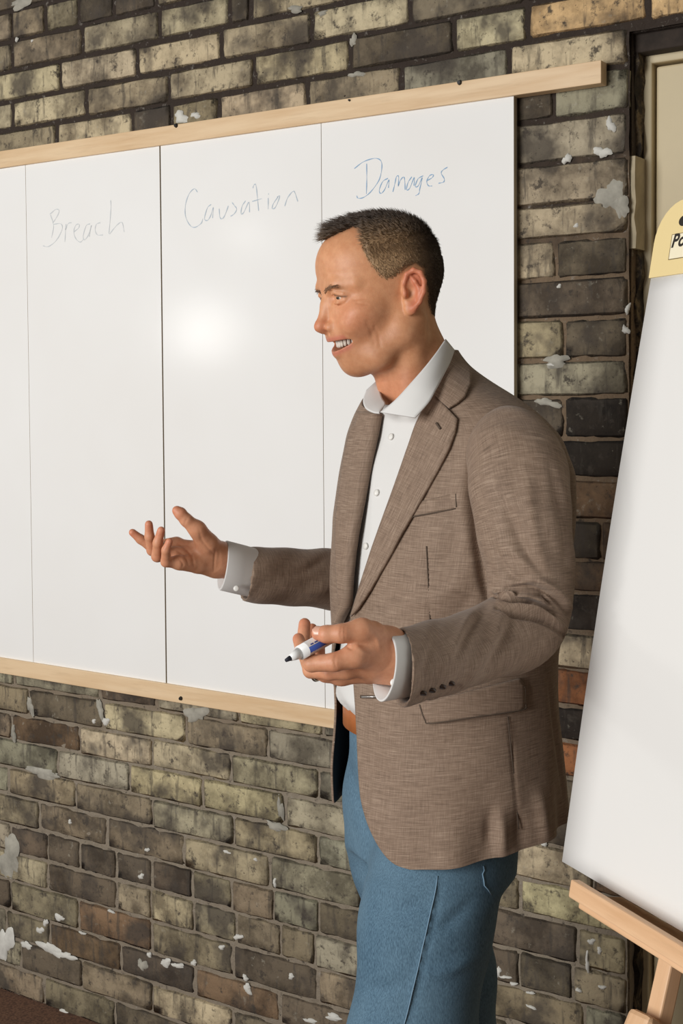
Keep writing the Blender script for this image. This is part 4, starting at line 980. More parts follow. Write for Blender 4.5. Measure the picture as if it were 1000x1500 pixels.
#            z     half-width  front  back   l0     f0
JT = smooth_table([(.84, .192, .194, .120, 0, 0), (.95, .187, .182, .117, 0, 0), (1.05, .178, .168, .110, 0, 0), (1.15, .178, .158, .108, 0, 0), (1.25, .193, .150, .120, 0, 0), (1.33, .202, .140, .122, 0, 0), (1.40, .205, .116, .117, 0, 0),
    (1.447, .193, .100, .104, -.004, .003), (1.477, .168, .084, .092, -.010, .008), (1.500, .136, .073, .082, -.015, .013), (1.520, .100, .064, .072, -.020, .018), (1.543, .070, .058, .062, -.026, .026), (1.57, .059, .055, .055, -.030, .036)])
ST = smooth_table([(.95, .168, .128, .110, 0, 0), (1.060, .152, .128, .085, 0, 0), (1.078, .166, .152, .100, -.008, 0), (1.11, .170, .146, .108, 0, 0), (1.25, .178, .138, .110, 0, 0), (1.33, .186, .128, .110, 0, 0), (1.40, .186, .110, .106, 0, 0), (1.44, .172, .090, .092, -.006, .006), (1.475, .140, .074, .074, -.014, .012), (1.50, .070, .056, .058, -.022, .022), (1.56, .055, .052, .050, -.030, .036)])
FARA = .87      # the far half of the chest turns away sooner
def ring_val(tab, p, off=0., n=2.25):
    l, f, z = toT(p); a, bf, bb, l0, f0 = tab(z); l = l-l0; f = f-f0; b = np.where(f > 0, bf, bb)+off; a = np.where(l < 0, a*FARA, a)
    return ((np.abs(l)/(a+off))**n+(np.abs(f)/b)**n)**(1/n)-1
def ring_pt(tab, th, z, off=0., n=2.25):     # th = 0 in front, positive towards his left side
    a, bf, bb, l0, f0 = tab(z); s, c = np.sin(th), np.cos(th); b = np.where(c > 0, bf, bb)+off
    r = (np.abs(s)**n+np.abs(c)**n)**(-1/n); a = np.where(s < 0, a*FARA, a)
    l, f = (a+off)*s*r+l0, b*c*r+f0
    z = np.broadcast_to(z, np.shape(l)); return np.array([OX, OY, 0])+l[..., None]*LFT+f[..., None]*FWD+z[..., None]*np.array([0, 0, 1.])
def hit(tab, xy, off=0., y0=1.42, y1=1.98):    # first meeting of sight lines with a garment
    xy = np.atleast_2d(np.array(xy, float)); v = FW+RI*((xy[:, :1]-500)/F_PX)+UP*((CY-xy[:, 1:2])/F_PX); v = v/v[:, 1:2]
    Ys = np.linspace(y0, y1, 240); val = np.stack([ring_val(tab, CAM+v*y, off) for y in Ys], 1)
    ins = val < 0; any_ = ins.any(1); i = np.where(any_, ins.argmax(1), val.argmin(1)); lo = Ys[np.maximum(i-1, 0)].copy(); hi = Ys[i].copy()
    for _ in range(25):
        m = (lo+hi)/2; w = ring_val(tab, CAM+v*m[:, None], off) < 0; hi = np.where(w, m, hi); lo = np.where(w, lo, m)
    Y = np.where(any_, hi, Ys[i]); return CAM+v*Y[:, None]
def th_of(tab, p):
    l, f, z = toT(p); a, bf, bb, l0, f0 = tab(z); b = np.where(f-f0 > 0, bf, bb); a = np.where(l-l0 < 0, a*FARA, a); return np.arctan2((l-l0)/a, (f-f0)/b), z
def densify(poly, step=5., closed=True):
    out = []; n = len(poly)
    for i in range(n if closed else n-1):
        a, b = np.array(poly[i], float), np.array(poly[(i+1) % n], float); m = max(1, int(np.linalg.norm(b-a)/step))
        for k in range(m): out.append(a+(b-a)*k/m)
    if not closed: out.append(np.array(poly[-1], float))
    return np.array(out)
from mathutils.geometry import delaunay_2d_cdt
def patch(name, poly, tab, off, thick, mat, parent, step=5., lift=None, weave_dir=0.):
    B = densify(poly, step); n = len(B); lo, hi = B.min(0), B.max(0)
    gx, gy = np.meshgrid(np.arange(lo[0], hi[0], step), np.arange(lo[1], hi[1], step)); G = np.stack([gx.ravel(), gy.ravel()], 1)
    G = G[inpoly(G, B)]; G = G[polydist(G, B) > step*.5] if len(G) else G
    pts = [Vector((float(a), float(b))) for a, b in np.vstack([B, G])]
    vs, _, fs, *_r = delaunay_2d_cdt(pts, [(i, (i+1) % n) for i in range(n)], [list(range(n))], 1, 1e-4)
    xy = np.array([v[:] for v in vs]); W3 = hit(tab, xy, off)
    if lift is not None:
        v = W3-CAM; v /= np.linalg.norm(v, axis=1, keepdims=True); W3 = W3-v*lift(xy)[:, None]
    Fs = np.array([f for f in fs if len(f) == 3]); 
    nrm = np.cross(W3[Fs[:, 1]]-W3[Fs[:, 0]], W3[Fs[:, 2]]-W3[Fs[:, 0]]).mean(0)
    if nrm@(CAM-W3.mean(0)) < 0: Fs = Fs[:, ::-1]
    c, s = math.cos(weave_dir), math.sin(weave_dir); u = (xy[:, 0]*c+xy[:, 1]*s)/1100; w = (-xy[:, 0]*s+xy[:, 1]*c)/1100
    o = fast_mesh(name, W3, Fs, mat, uv=np.stack([u, -w, 0*u], 1)); under(o, None)
    m = o.modifiers.new('thickness', 'SOLIDIFY'); m.thickness = thick; m.offset = -1
    if parent is not None: o.parent = parent; o.location = (0, 0, 0)
    return o

def fabric(name, dark, mid, light, lining=None):
    t = NT(name); at = t.n('ShaderNodeAttribute', attribute_name='weave')
    def str_(su, sv, det=3):
        mp = t.n('ShaderNodeMapping'); mp.inputs['Scale'].default_value = (su, sv, 1); t.l(at.outputs['Vector'], mp.inputs['Vector']); return t.noise(mp.outputs[0], 1.0, det, .55)
    h1 = str_(50, 1500); v1 = str_(1400, 60); h2 = str_(26, 640, 2); v2 = str_(600, 20, 2)
    m = t.n('ShaderNodeMath', operation='MULTIPLY'); t.l(h1, m.inputs[0]); m.inputs[1].default_value = .40
    def madd(src, k, prev): q = t.n('ShaderNodeMath', operation='MULTIPLY_ADD'); t.l(src, q.inputs[0]); q.inputs[1].default_value = k; t.l(prev, q.inputs[2]); return q.outputs[0]
    s = madd(v1, .22, m.outputs[0]); s = madd(h2, .26, s); s = madd(v2, .12, s)
    c = t.ramp(s, [(.38, dark), (.50, mid), (.63, light)])
    t.l(c, t.b.inputs['Base Color']); t.rough(.78); t.b.inputs['Sheen Weight'].default_value = .12; t.b.inputs['Sheen Roughness'].default_value = .5
    t.bump(s, .25, .0015); return t.m
TWEED = fabric('brown_suiting', srgb(102, 83, 68), srgb(132, 110, 92), srgb(162, 141, 122))
LINING = simple('black_lining', srgb(24, 22, 22), .6)
WHITE = simple('white_shirt_cloth', srgb(216, 215, 212), .75)
BUTTON = simple('pearl_button', srgb(226, 224, 218), .3); DARKBTN = simple('horn_button', srgb(58, 44, 34), .35)
THREAD = simple('seam_thread', srgb(84, 70, 58), .9)

jacket = empty('jacket'); jacket.parent = person; jacket.location = tuple(-person_loc); jacket['label'] = 'brown slubbed blazer worn open'
# -- the coat: one sheet from the near front edge round the back to the far front edge
FOLD_N = [(664, 513), (650, 545), (630, 580), (610, 616), (597, 652), (575, 715), (548, 790), (525, 860), (512, 903)]
EDGE_N = [(512, 903), (515, 960), (519, 1040), (527, 1150), (534, 1190), (545, 1222), (560, 1250), (578, 1270), (600, 1281)]
def edge_curve(pts): p = hit(JT, spline(pts, 6)); th, z = th_of(JT, p); return th, z
tN, zN = edge_curve(FOLD_N[:-1]+EDGE_N); o_ = np.argsort(zN); zN, tN = zN[o_], tN[o_]
HEM = float(zN.min())
_t, _z = edge_curve([(556, 606), (549, 640), (540, 680), (530, 735), (520, 790), (514, 840), (511, 885)]); _o = np.argsort(_z); _z, _t = _z[_o], _t[_o]
FOLD_F = [(.86, -1.12), (.90, -1.05), (1.0, -1.0), (1.08, -.95), (1.13, -.68)]
_k = (_z > 1.17) & (_z < 1.482); _z, _t = _z[_k], _t[_k]
zF = np.concatenate([[z for z, T in FOLD_F], _z[_z > 1.17], [1.488, 1.498, 1.508, 1.535, 1.57]]); tF = np.concatenate([[T for z, T in FOLD_F], _t[_z > 1.17], [-.62, -.9, -1.35, -2.2, -2.7]])
_o = np.argsort(zF); zF, tF = zF[_o], tF[_o]
def coat():
    zs = np.concatenate([HEM+.06*np.linspace(0, 1, 26)[:-1]**1.6, np.linspace(HEM+.06, 1.42, 170)[:-1], np.linspace(1.42, 1.565, 60)]); nu = 330
    V, U = [], []
    for z in zs:
        t0 = float(np.interp(z, zN, tN)); t1 = float(np.interp(z, zF, tF))+2*math.pi
        s = np.linspace(0, 1, nu); th = t0+(t1-t0)*s
        p = ring_pt(JT, th, z); V.append(p); U.append(np.stack([th*.17, np.full(nu, z), 0*th], 1))
    V = np.array(V); nz = len(zs)
    thg = np.array(U)[..., 0]/.17; hemz = HEM+np.interp(thg, [0, .4, .9, 1.6, 2.4, 3.6, 5.0, 6.0], [0, .002, .014, .034, .044, .046, .020, .005])
    V[..., 2] = np.where(V[..., 2] < 1.2, hemz+(V[..., 2]-HEM)*(1.2-hemz)/(1.2-HEM), V[..., 2])
    # drape: soft vertical folds low down, gentle unevenness above
    c = np.array([OX, OY, 0]); 
    d = V-np.array([OX, OY, 0]); d[..., 2] = 0; d /= np.linalg.norm(d, axis=-1, keepdims=True)+1e-9
    th = np.array(U)[..., 0]/.17; Z = V[..., 2]
    amp = sm(1.05, .88, Z)*.006
    w = amp*(np.sin(th*9+.6)+.6*np.sin(th*15+2))*sm(.5, 1.1, th)*sm(5.6, 4.8, th)
    w += .0022*np.sin(th*5+Z*17)*np.sin(Z*23+1.3)*sm(1.45, 1.38, Z)
    w += -.012*sm(.25, .0, np.abs(Z-1.13))*sm(.8, 1.5, th)*sm(2.6, 1.9, th)*0
    V = V+d*w[..., None]
    idx = np.arange(nz*nu).reshape(nz, nu); Q = np.stack([idx[:-1, :-1], idx[:-1, 1:], idx[1:, 1:], idx[1:, :-1]], -1).reshape(-1, 4)
    return V.reshape(-1, 3), Q, np.array(U).reshape(-1, 3)
jv, jq, ju = coat(); jn = vnormals(jv, jq)
if ((jv-np.array([OX, OY, 1.2]))*jn).sum(1).mean() < 0: jq = jq[:, ::-1]; jn = -jn
jv = crease(jv, jn, [([(624, 800), (627, 860), (630, 925)], .0018, 2.2), ([(744, 1050), (752, 1130), (760, 1215)], .0018, 2.2),
    ([(733, 1190), (735, 1225), (736, 1262)], -.007, 9), ([(718, 1190), (716, 1240)], .005, 9), ([(760, 1190), (764, 1250)], .006, 10), ([(790, 1160), (800, 1235)], -.006, 10),
    ([(600, 1060), (640, 1090), (700, 1080)], .003, 22), ([(560, 1100), (620, 1150), (680, 1150)], -.003, 24), ([(600, 940), (560, 990), (540, 1030)], .003, 14),
    ([(700, 700), (670, 780), (640, 850)], .003, 16), ([(690, 830), (650, 870), (590, 885)], -.003, 12), ([(700, 860), (660, 905), (600, 915)], .003, 10), ([(804, 1000), (815, 1080), (826, 1170)], .004, 3.5), ([(712, 640), (697, 700), (698, 780), (712, 860), (722, 880)], .012, 8), ([(690, 640), (676, 720), (680, 800)], -.004, 10)])
coat_o = fast_mesh('coat_body', jv, jq, TWEED, uv=ju); coat_o.parent = jacket
mod = coat_o.modifiers.new('thickness', 'SOLIDIFY'); mod.thickness = .0035; mod.offset = -1; coat_o.data.materials.append(LINING); mod.material_offset = 1; mod.material_offset_rim = 0

# -- lapels and collar
LAP_N = list(map(tuple, spline(FOLD_N[2:], 4)))+[(522, 893), (540, 866), (566, 822), (590, 777), (618, 729), (640, 690), (657, 657), (666, 632), (669, 613), (654, 597), (635, 577)]
patch('lapel', LAP_N, JT, .006, .004, TWEED, jacket, 4, weave_dir=-1.1)
patch('collar', [(664, 513), (676, 523), (692, 541), (690, 560), (680, 580), (668, 590), (656, 597), (634, 577), (648, 549)], JT, .0085, .004, TWEED, jacket, 3.5, weave_dir=.6)
def far_lapel():
    zs = np.linspace(1.19, 1.480, 60); V, U = [], []
    for z in zs:
        t1 = float(np.interp(z, zF, tF)); w = .36*math.sin(math.pi*min(1, (z-1.19)/.30)*.56)+.02
        if z > 1.46: w *= .8
        for s in np.linspace(0, 1, 14): V.append(ring_pt(JT, np.array(t1-w*s+(.012 if s == 0 else 0)), np.array(z), .006 if s > 0 else -.004)); U.append((s*w*.17, z, 0))
    idx = np.arange(60*14).reshape(60, 14); Q = np.stack([idx[:-1, :-1], idx[1:, :-1], idx[1:, 1:], idx[:-1, 1:]], -1).reshape(-1, 4)
    o = fast_mesh('lapel', np.array(V).reshape(-1, 3), Q, TWEED, uv=np.array(U)); o.parent = jacket
    m = o.modifiers.new('thickness', 'SOLIDIFY'); m.thickness = .004; m.offset = 0
far_lapel()
# -- pockets, seams, buttonholes
patch('breast_pocket', [(589, 741), (628, 731), (667, 722), (668, 744), (630, 751), (592, 758), (584, 756)], JT, .0022, .003, TWEED, jacket, 4)
patch('pocket_flap', [(614, 1030), (660, 1020), (720, 1005), (764, 994), (770, 1010), (771, 1034), (764, 1041), (700, 1050), (632, 1060), (622, 1055)], JT, .0062, .0035, TWEED, jacket, 5)
def line_patch(name, path, w, mat, off, tab=JT):
    c = spline(path, 5); t = np.gradient(c, axis=0); t /= np.linalg.norm(t, axis=1, keepdims=True); n = np.stack([-t[:, 1], t[:, 0]], 1)*w/2
    return patch(name, list(map(tuple, np.vstack([c+n, (c-n)[::-1]]))), tab, off, .0012, mat, jacket, 6)
line_patch('buttonhole', [(527, 1020.5), (551, 1021)], 4.5, THREAD, .0018)
line_patch('buttonhole', [(638, 619), (644, 628)], 3, THREAD, .0085)
line_patch('flap_edge', [(614, 1032), (622, 1055), (632, 1059.5), (700, 1050), (764, 1040.5), (771, 1032)], 1.8, THREAD, .0066); line_patch('seam', [(667, 723), (668, 743)], 1.6, THREAD, .0040); line_patch('seam', [(590, 759), (630, 752), (667, 745)], 1.6, THREAD, .003)
line_patch('seam', [(624, 800), (627, 860), (630, 925)], 1.3, THREAD, .0010); line_patch('seam', [(744, 1050), (752, 1130), (760, 1215)], 1.3, THREAD, .0012)
pin = hit(JT, [(530, 1021)], .003)[0]; pin2 = hit(JT, [(550, 1020.5)], .003)[0]
o = tube('stay_pin', [pin, pin2], [.0011, .0007], simple('bright_pin', srgb(222, 220, 216), .25, .6), n=8); o.parent = jacket

# -- sleeves
def sleeve(pts, cut_dir, h, creases, name, open_depth=.05):
    w = [P(a, b, c) if len(q) == 4 else q[0] for q in pts for (a, b, c) in [q[:3] if len(q) == 4 else (0, 0, 0)]]; r = [q[-1] for q in pts]
    A = np.array(w); m = max(r)+.03; g = Grid(A.min(0)-m, A.max(0)+m, h)
    fine_p, fine_r = spline(A, 6), spline(np.stack([r, r], 1), 6)[:, 0]
    g.chain(fine_p, fine_r, .006); _e = fine_p[-1]-fine_p[-4]; _e /= np.linalg.norm(_e); g.cone(fine_p[-1], fine_p[-1]+_e*.05, fine_r[-1], fine_r[-1], .002)
    end = fine_p[-1]; d = end-fine_p[-5]; d /= np.linalg.norm(d); d = np.array(cut_dir); d /= np.linalg.norm(d)
    X, Y, Z = g.ax[0][:, None, None], g.ax[1][None, :, None], g.ax[2][None, None, :]
    pl = ((X-end[0])*d[0]+(Y-end[1])*d[1]+(Z-end[2])*d[2]).astype(np.float32); g.d = np.maximum(g.d, pl)
    dd = end-fine_p[-5]; dd /= np.linalg.norm(dd); g.cone(end-dd*open_depth, end+dd*.09, r[-1]-.0045, r[-1]-.0030, 0, 'cut')
    V, Q = g.mesh(); V = laplace(V, Q, 2, .4); N = vnormals(V, Q)
    # cloth co-ordinates: along and round the arm
    L = np.concatenate([[0], np.cumsum(np.linalg.norm(np.diff(fine_p, axis=0), axis=1))]); best = np.full(len(V), 1e9); al = np.zeros(len(V)); an = np.zeros(len(V))
    up = np.array([.2, .3, .93]); 
    for i in range(len(fine_p)-1):
        e = fine_p[i+1]-fine_p[i]; t = np.clip(((V-fine_p[i])@e)/(e@e), -9 if i == 0 else 0, 9 if i == len(fine_p)-2 else 1); q = V-fine_p[i]-t[:, None]*e; rr = np.linalg.norm(q, axis=1); b = rr < best
        ee = e/np.linalg.norm(e); s1 = np.cross(ee, [.55, -.55, .62]); s1 /= np.linalg.norm(s1); s2 = np.cross(ee, s1)
        best = np.where(b, rr, best); al = np.where(b, L[i]+t*np.linalg.norm(e), al); an = np.where(b, np.arctan2(q@s2, q@s1), an)
    V = crease(V, N, creases)
    wob = .0016*np.sin(al*75+3*np.cos(an))*np.sin(an*2+al*20); V = V+N*wob[:, None]
    o = fast_mesh(name, V, Q, TWEED, uv=np.stack([an*.055, -al, 0*al], 1)); o.parent = jacket; return o, fine_p
NS, nsp = sleeve([(748, 655, 1.645, .052), (757, 690, 1.620, .060), (763, 740, 1.600, .0580), (772, 800, 1.590, .0545), (777, 855, 1.585, .0500), (775, 898, 1.580, .0475), (762, 922, 1.565, .0460), (722, 937, 1.530, .0430), (665, 957, 1.475, .0405), (588, 977, 1.403, .0415)], (-.97, -.18, .05), .0019,
    [([(727, 866), (744, 876), (768, 872), (790, 878), (806, 890)], -0.0121, 3.2), ([(724, 873), (748, 884), (780, 884), (812, 900)], 0.0135, 3.0), ([(730, 882), (765, 892), (795, 897), (822, 915)], -0.0095, 3.5), ([(728, 890), (760, 902), (800, 912), (830, 935)], 0.0095, 3.5), ([(742, 862), (775, 860), (806, 872), (830, 898)], 0.0095, 3.2), ([(750, 855), (785, 850), (815, 866), (834, 890)], -0.0068, 4), ([(778, 872), (796, 874), (803, 884)], 0.0081, 2.6),
     ([(712, 890), (690, 915), (668, 960)], 0.0054, 7), ([(700, 893), (676, 925), (650, 975)], -0.0041, 7), ([(735, 900), (718, 940), (690, 985)], -0.0054, 8), ([(748, 905), (735, 945), (712, 980)], 0.0054, 7), ([(770, 690), (780, 770), (800, 840)], -0.0041, 10), ([(735, 730), (760, 790), (800, 860)], 0.0054, 9), ([(805, 680), (824, 760), (830, 830)], 0.0041, 7), ([(745, 800), (780, 835), (822, 885)], -0.0054, 7), ([(722, 800), (745, 840), (780, 855)], 0.0054, 6),
     ([(640, 915), (630, 960), (610, 1000)], 0.0034, 9), ([(613, 1026), (640, 1016), (672, 1006)], 0.0054, 4)], 'sleeve')
FS, fsp = sleeve([(T3(-.140, -.02, 1.420), .050), (T3(-.160, -.03, 1.38), .056), (T3(-.185, -.045, 1.29), .052), (520, 846, 1.990, .045), (478, 848, 1.965, .0430), (430, 845, 1.930, .0410), (361, 842, 1.885, .0385)], (-.95, -.25, .16), .0024,
    [([(480, 815), (450, 835), (420, 842)], .003, 7), ([(490, 860), (455, 866), (420, 862)], -.003, 7)], 'sleeve')
def on_mesh(V, xy):
    q = proj(V); out = []
    for p in xy:
        d = np.linalg.norm(q-np.array(p), axis=1); c = np.where(d < 7)[0]
        if len(c): out.append(V[c[np.argmin(np.linalg.norm(V[c]-CAM, axis=1)+d[c]*.002)]]-ray(*p)*.0008)
    return np.array(out)
nsv = np.array([v.co[:] for v in NS.data.vertices])
for p in on_mesh(nsv, [(620, 1017), (634, 1012), (648, 1008), (662, 1003)]):
    n = np.array([-.15, -.55, -.8]); n /= np.linalg.norm(n); o = tube('sleeve_button', [p-n*.001, p+n*.0012, p+n*.0018], [.0046, .0046, .0036], DARKBTN, jacket, 16)

# ------------------------------------------------------------------ shirt
shirt = empty('shirt'); shirt.parent = person; shirt.location = tuple(-person_loc); shirt['label'] = 'white open-collared shirt'
def shirt_body():
    zs = np.linspace(1.058, 1.52, 140); nu = 150; V = []
    for z in zs: V.append(ring_pt(ST, np.linspace(0, 2*math.pi, nu, endpoint=False), z))
    V = np.array(V); idx = np.arange(len(zs)*nu).reshape(len(zs), nu); n2 = np.roll(idx, -1, 1)
    Q = np.stack([idx[:-1], n2[:-1], n2[1:], idx[1:]], -1).reshape(-1, 4); V = V.reshape(-1, 3); N = vnormals(V, Q)
    if ((V-np.array([OX, OY, 1.2]))*N).sum(1).mean() < 0: Q = Q[:, ::-1]; N = -N
    # open throat
    l, f, z = toT(V); keep = ~((z > 1.492) & (f > .02)); Q = Q[keep[Q].all(1)]
    V = crease(V, N, [([(588, 640), (570, 720), (548, 800), (535, 860)], .002, 3.5), ([(560, 650), (545, 730), (528, 820)], -.0015, 4), ([(490, 1010), (500, 1030), (512, 1045)], .004, 6), ([(484, 1025), (498, 1045)], -.004, 5)])
    o = fast_mesh('shirt_front', V, Q, WHITE); o.parent = shirt
shirt_body()
def leaf(name, neck, outer, bulge, front=0.):
    a = spline(np.array([list(P(*q)) for q in neck]), 6); b = spline(np.array([list(P(*q)) for q in outer]), 6); V = []; nv = 12
    for i in range(len(a)):
        for k in range(nv):
            s = k/(nv-1); p = a[i]*(1-s)+b[i]*s; v = (CAM-p)/np.linalg.norm(CAM-p); V.append(p+v*bulge*math.sin(math.pi*s))
    idx = np.arange(len(a)*nv).reshape(len(a), nv); Q = np.stack([idx[:-1, :-1], idx[:-1, 1:], idx[1:, 1:], idx[1:, :-1]], -1).reshape(-1, 4)
    o = fast_mesh(name, np.array(V), Q, WHITE); o.parent = shirt; m = o.modifiers.new('thickness', 'SOLIDIFY'); m.thickness = .0022; m.offset = 0; return o
leaf('collar', [(652, 497, 1.752), (638, 517, 1.728), (622, 538, 1.712), (603, 560, 1.705), (584, 581, 1.706), (570, 594, 1.712), (557, 604, 1.720)],
     [(665, 513, 1.765), (658, 532, 1.738), (648, 552, 1.716), (638, 572, 1.698), (629, 588, 1.690), (618, 601, 1.686), (608, 612, 1.684)], .004)
leaf('collar', [(553, 557, 1.835), (556, 572, 1.800), (560, 584, 1.770), (564, 592, 1.748), (557, 603, 1.730)],
     [(537, 572, 1.815), (532, 587, 1.785), (535, 598, 1.755), (545, 604, 1.735), (555, 606, 1.722)], .003)
def band():
    V = []; nu = 60; th = np.linspace(1.0, 2*math.pi-1.0, nu)
    for k, z in enumerate((1.475, 1.50, 1.53, 1.556)):
        for t in th: V.append(ring_pt(ST, np.array(t), np.array(min(z, 1.56)), .002)+np.array([0, 0, max(0, z-1.56)])-np.array([0, 0, .05*max(0, math.cos(t))]))
    idx = np.arange(4*nu).reshape(4, nu); Q = np.stack([idx[:-1, :-1], idx[1:, :-1], idx[1:, 1:], idx[:-1, 1:]], -1).reshape(-1, 4)
    o = fast_mesh('collar_band', np.array(V).reshape(-1, 3), Q, WHITE); o.parent = shirt; m = o.modifiers.new('thickness', 'SOLIDIFY'); m.thickness = .002; m.offset = 0
band()
def button(xy, tab, off, r, mat, parent):
    p = hit(tab, [xy], off)[0]; e = .004; q = hit(tab, [(xy[0]+4, xy[1]), (xy[0], xy[1]+4)], off); n = np.cross(q[0]-p, q[1]-p); n /= np.linalg.norm(n); n = n if n@(CAM-p) > 0 else -n
    tube('button', [p, p+n*.0018, p+n*.0024], [r, r, r*.7], mat, parent, 18)
for xy in ((573, 640), (552, 722), (536, 800)): button(xy, ST, .001, .0046, BUTTON, shirt)
def cuff(c0, c1, r, name, nrm):
    a, b = np.array(c0), np.array(c1); d = (b-a)/np.linalg.norm(b-a); s = np.cross(d, [0, 0, 1.]); s /= np.linalg.norm(s); u = np.cross(s, d); V = []; n = 48
    L = np.linalg.norm(b-a); nrm = np.array(nrm)/np.linalg.norm(nrm); rows = [(0, r*.99), (.5, r*1.0), (.97, r*1.0), (1.0, r-.0008), (1.0, r-.0025), (.2, r-.004)]
    for t, rr in rows:
        for k in range(n):
            th = 2*math.pi*k/n; q = rr*(s*math.cos(th)*.95+u*math.sin(th)*1.04); V.append(a+d*(L*t-(q@nrm)/(d@nrm))+q)
    idx = np.arange(len(rows)*n).reshape(len(rows), n); n2 = np.roll(idx, -1, 1); Q = np.stack([idx[:-1], n2[:-1], n2[1:], idx[1:]], -1).reshape(-1, 4)
    o = fast_mesh(name, np.array(V), Q, WHITE); o.parent = shirt
d1 = nsp[-1]-nsp[-6]; d1 /= np.linalg.norm(d1)
cuff(nsp[-1]-d1*.03, nsp[-1]+d1*.030+np.array([0, 0, .004]), .0340, 'cuff', (-.93, -.25, .22))
d2 = fsp[-1]-fsp[-6]; d2 /= np.linalg.norm(d2)
cuff(P(375, 840, 1.893), P(326, 828, 1.860), .0345, 'cuff', (-.95, -.25, .16))
for x, y, Y in ((577, 1000, 1.357), (346, 862, 1.838)):
    p = P(x, y, Y); n = (CAM-p)/np.linalg.norm(CAM-p); tube('button', [p, p+n*.0018, p+n*.0025], [.0042, .0042, .003], BUTTON, shirt, 16)

# ------------------------------------------------------------------ belt and jeans
def denim():
    t = NT('blue_denim'); pos = t.pos(); sp = t.n('ShaderNodeMapping'); sp.inputs['Scale'].default_value = (900, 900, 200); t.l(pos, sp.inputs['Vector']); n1 = t.noise(sp.outputs[0], 1, 2); n2 = t.noise(pos, 6, 3); n3 = t.noise(pos, 900, 2)
    c = t.ramp(n1, [(.32, srgb(50, 78, 98)), (.68, srgb(92, 124, 145))]); c = t.mix(t.ramp(n2, [(.35, (0, 0, 0, 1)), (.7, (.45, .45, .45, 1))]), c, srgb(112, 142, 160)); t.l(c, t.b.inputs['Base Color']); t.rough(.85); t.bump(n3, .2, .001); return t.m
DENIM = denim()
jeans = empty('jeans'); jeans.parent = person; jeans.location = tuple(-person_loc); jeans['label'] = 'blue denim jeans'
def jeans_mesh():
    g = Grid((-.19, 1.38, .05), (.46, 2.25, 1.085), .0042)
    X, Y, Z = g.ax[0][:, None, None], g.ax[1][None, :, None], g.ax[2][None, None, :]
    l = (X-OX)*LFT[0]+(Y-OY)*LFT[1]; f = (X-OX)*FWD[0]+(Y-OY)*FWD[1]; l, f = l+0*Z, f+0*Z
    f = f-.03; l = l-.004; a, bf, bb = .138-.0*Z, .096, .074; b = np.where(f > 0, bf, bb)
    e = (((np.abs(l)/a)**2.2+(np.abs(f)/b)**2.2)**(1/2.2)-1)*.12; e = np.maximum(e, .86-Z); g.d = np.minimum(g.d, e.astype(np.float32))
    g.chain([T3(.062, .030, .95), T3(.066, .084, .86), T3(.068, .104, .80), T3(.072, .135, .64), T3(.080, .150, .50), T3(.09, .10, .10)], [.074, .080, .083, .082, .073, .062], .03)
    g.chain([T3(-.080, .01, .92), T3(-.085, -.008, .83), T3(-.085, -.055, .64), T3(-.085, -.09, .48), T3(-.085, -.19, .12)], [.088, .086, .081, .070, .058], .035)
    g.d = np.maximum(g.d, (Z-1.064+0*X+0*Y).astype(np.float32)); g.d = np.maximum(g.d, (.075-Z+0*X+0*Y).astype(np.float32))
    V, Q = g.mesh(); V = laplace(V, Q, 3, .5); N = vnormals(V, Q)
    V = crease(V, N, [([(641, 1285), (630, 1340), (612, 1420), (592, 1500)], -.0022, 3.0), ([(648, 1285), (637, 1340), (619, 1420), (599, 1500)], .002, 3.0), ([(512, 1120), (525, 1180), (545, 1240)], .004, 5), ([(520, 1100), (533, 1150), (540, 1200)], -.003, 5),
        ([(530, 1290), (560, 1300), (600, 1310)], -.003, 9), ([(540, 1330), (580, 1335), (620, 1322)], .003, 10), ([(690, 1320), (660, 1350), (640, 1360)], .003, 9), ([(700, 1400), (660, 1420), (630, 1425)], -.003, 10), ([(520, 1440), (560, 1450), (590, 1440)], .003, 10)])
    q = proj(V)
    o = fast_mesh('trouser_legs', V, Q, DENIM); o.parent = jeans
    return V, Q
jnV, jnQ = jeans_mesh()
STITCH = simple('seam_stitch', srgb(120, 150, 172), .9)
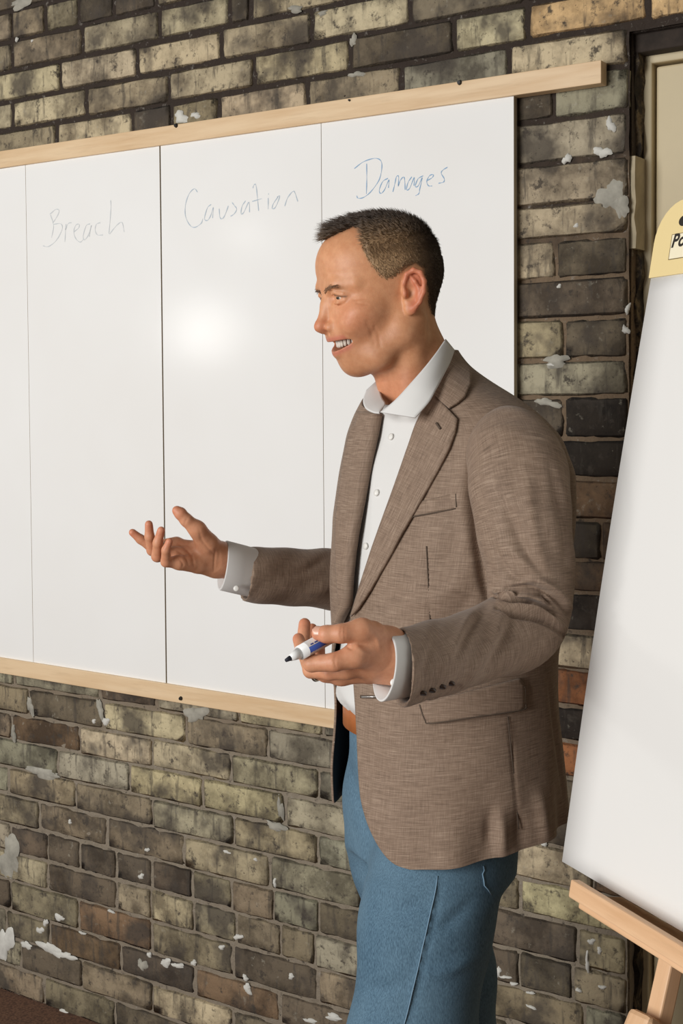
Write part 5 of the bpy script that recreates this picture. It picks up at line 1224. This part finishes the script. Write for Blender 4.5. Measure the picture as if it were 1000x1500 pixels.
# outseam: a thin cord laid on the leg
sp_ = on_mesh(jnV, spline([(641, 1280), (630, 1340), (612, 1420), (590, 1506), (580, 1545)], 5))
if len(sp_) > 3:
    k = np.hanning(7)[1:-1]; k /= k.sum(); sp2 = np.stack([np.convolve(np.pad(sp_[:, i], 2, mode='edge'), k, 'valid') for i in range(3)], 1); o = tube('outseam', sp2, .0008, STITCH, n=6); o.parent = jeans
bp = on_mesh(jnV, spline([(709, 1268), (710, 1290), (720, 1312)], 3))
if len(bp) > 3: o = tube('pocket_edge', bp, .0009, STITCH, n=6); o.parent = jeans
LEATHER = simple('tan_leather', srgb(166, 98, 52), .45, noise=.15, nscale=30)
def belt():
    V = []; n = 120; rows = ((1.071, .000), (1.069, .006), (1.038, .006), (1.036, .0))
    for z, off in rows:
        th = np.linspace(0, 2*math.pi, n, endpoint=False); r = (np.abs(np.sin(th))**2.2+np.abs(np.cos(th))**2.2)**(-1/2.2)
        b = np.where(np.cos(th) > 0, .099, .077)+off; l, f = (.141+off)*np.sin(th)*r+.004, b*np.cos(th)*r+.03
        V.append(np.array([OX, OY, z])+l[:, None]*LFT+f[:, None]*FWD)
    idx = np.arange(4*n).reshape(4, n); n2 = np.roll(idx, -1, 1); Q = np.stack([idx[:-1], idx[1:], n2[1:], n2[:-1]], -1).reshape(-1, 4)
    o = fast_mesh('belt', np.concatenate(V), Q, LEATHER, smooth=False); under(o); o['label'] = 'tan leather belt'
belt()
# shoes
SHOE = simple('brown_shoe', srgb(86, 56, 38), .4)
for l, f0, z0 in ((.09, .10, .0), (-.085, -.19, .0)):
    lo = T3(l, f0+.06, 0); g = Grid(lo-np.array([.2, .2, 0.0]), lo+np.array([.2, .2, .16]), .005)
    g.chain([T3(l, f0-.03, .045), T3(l, f0+.08, .042), T3(l, f0+.17, .036)], [.040, .043, .034], .02); g.cone(T3(l, f0-.01, .05), T3(l, f0, .12), .042, .046, .03)
    Z = g.ax[2][None, None, :]; g.d = np.maximum(g.d, (.003-Z+0*g.d).astype(np.float32)); V, Q = g.mesh(); under(fast_mesh('shoe', V, Q, SHOE))
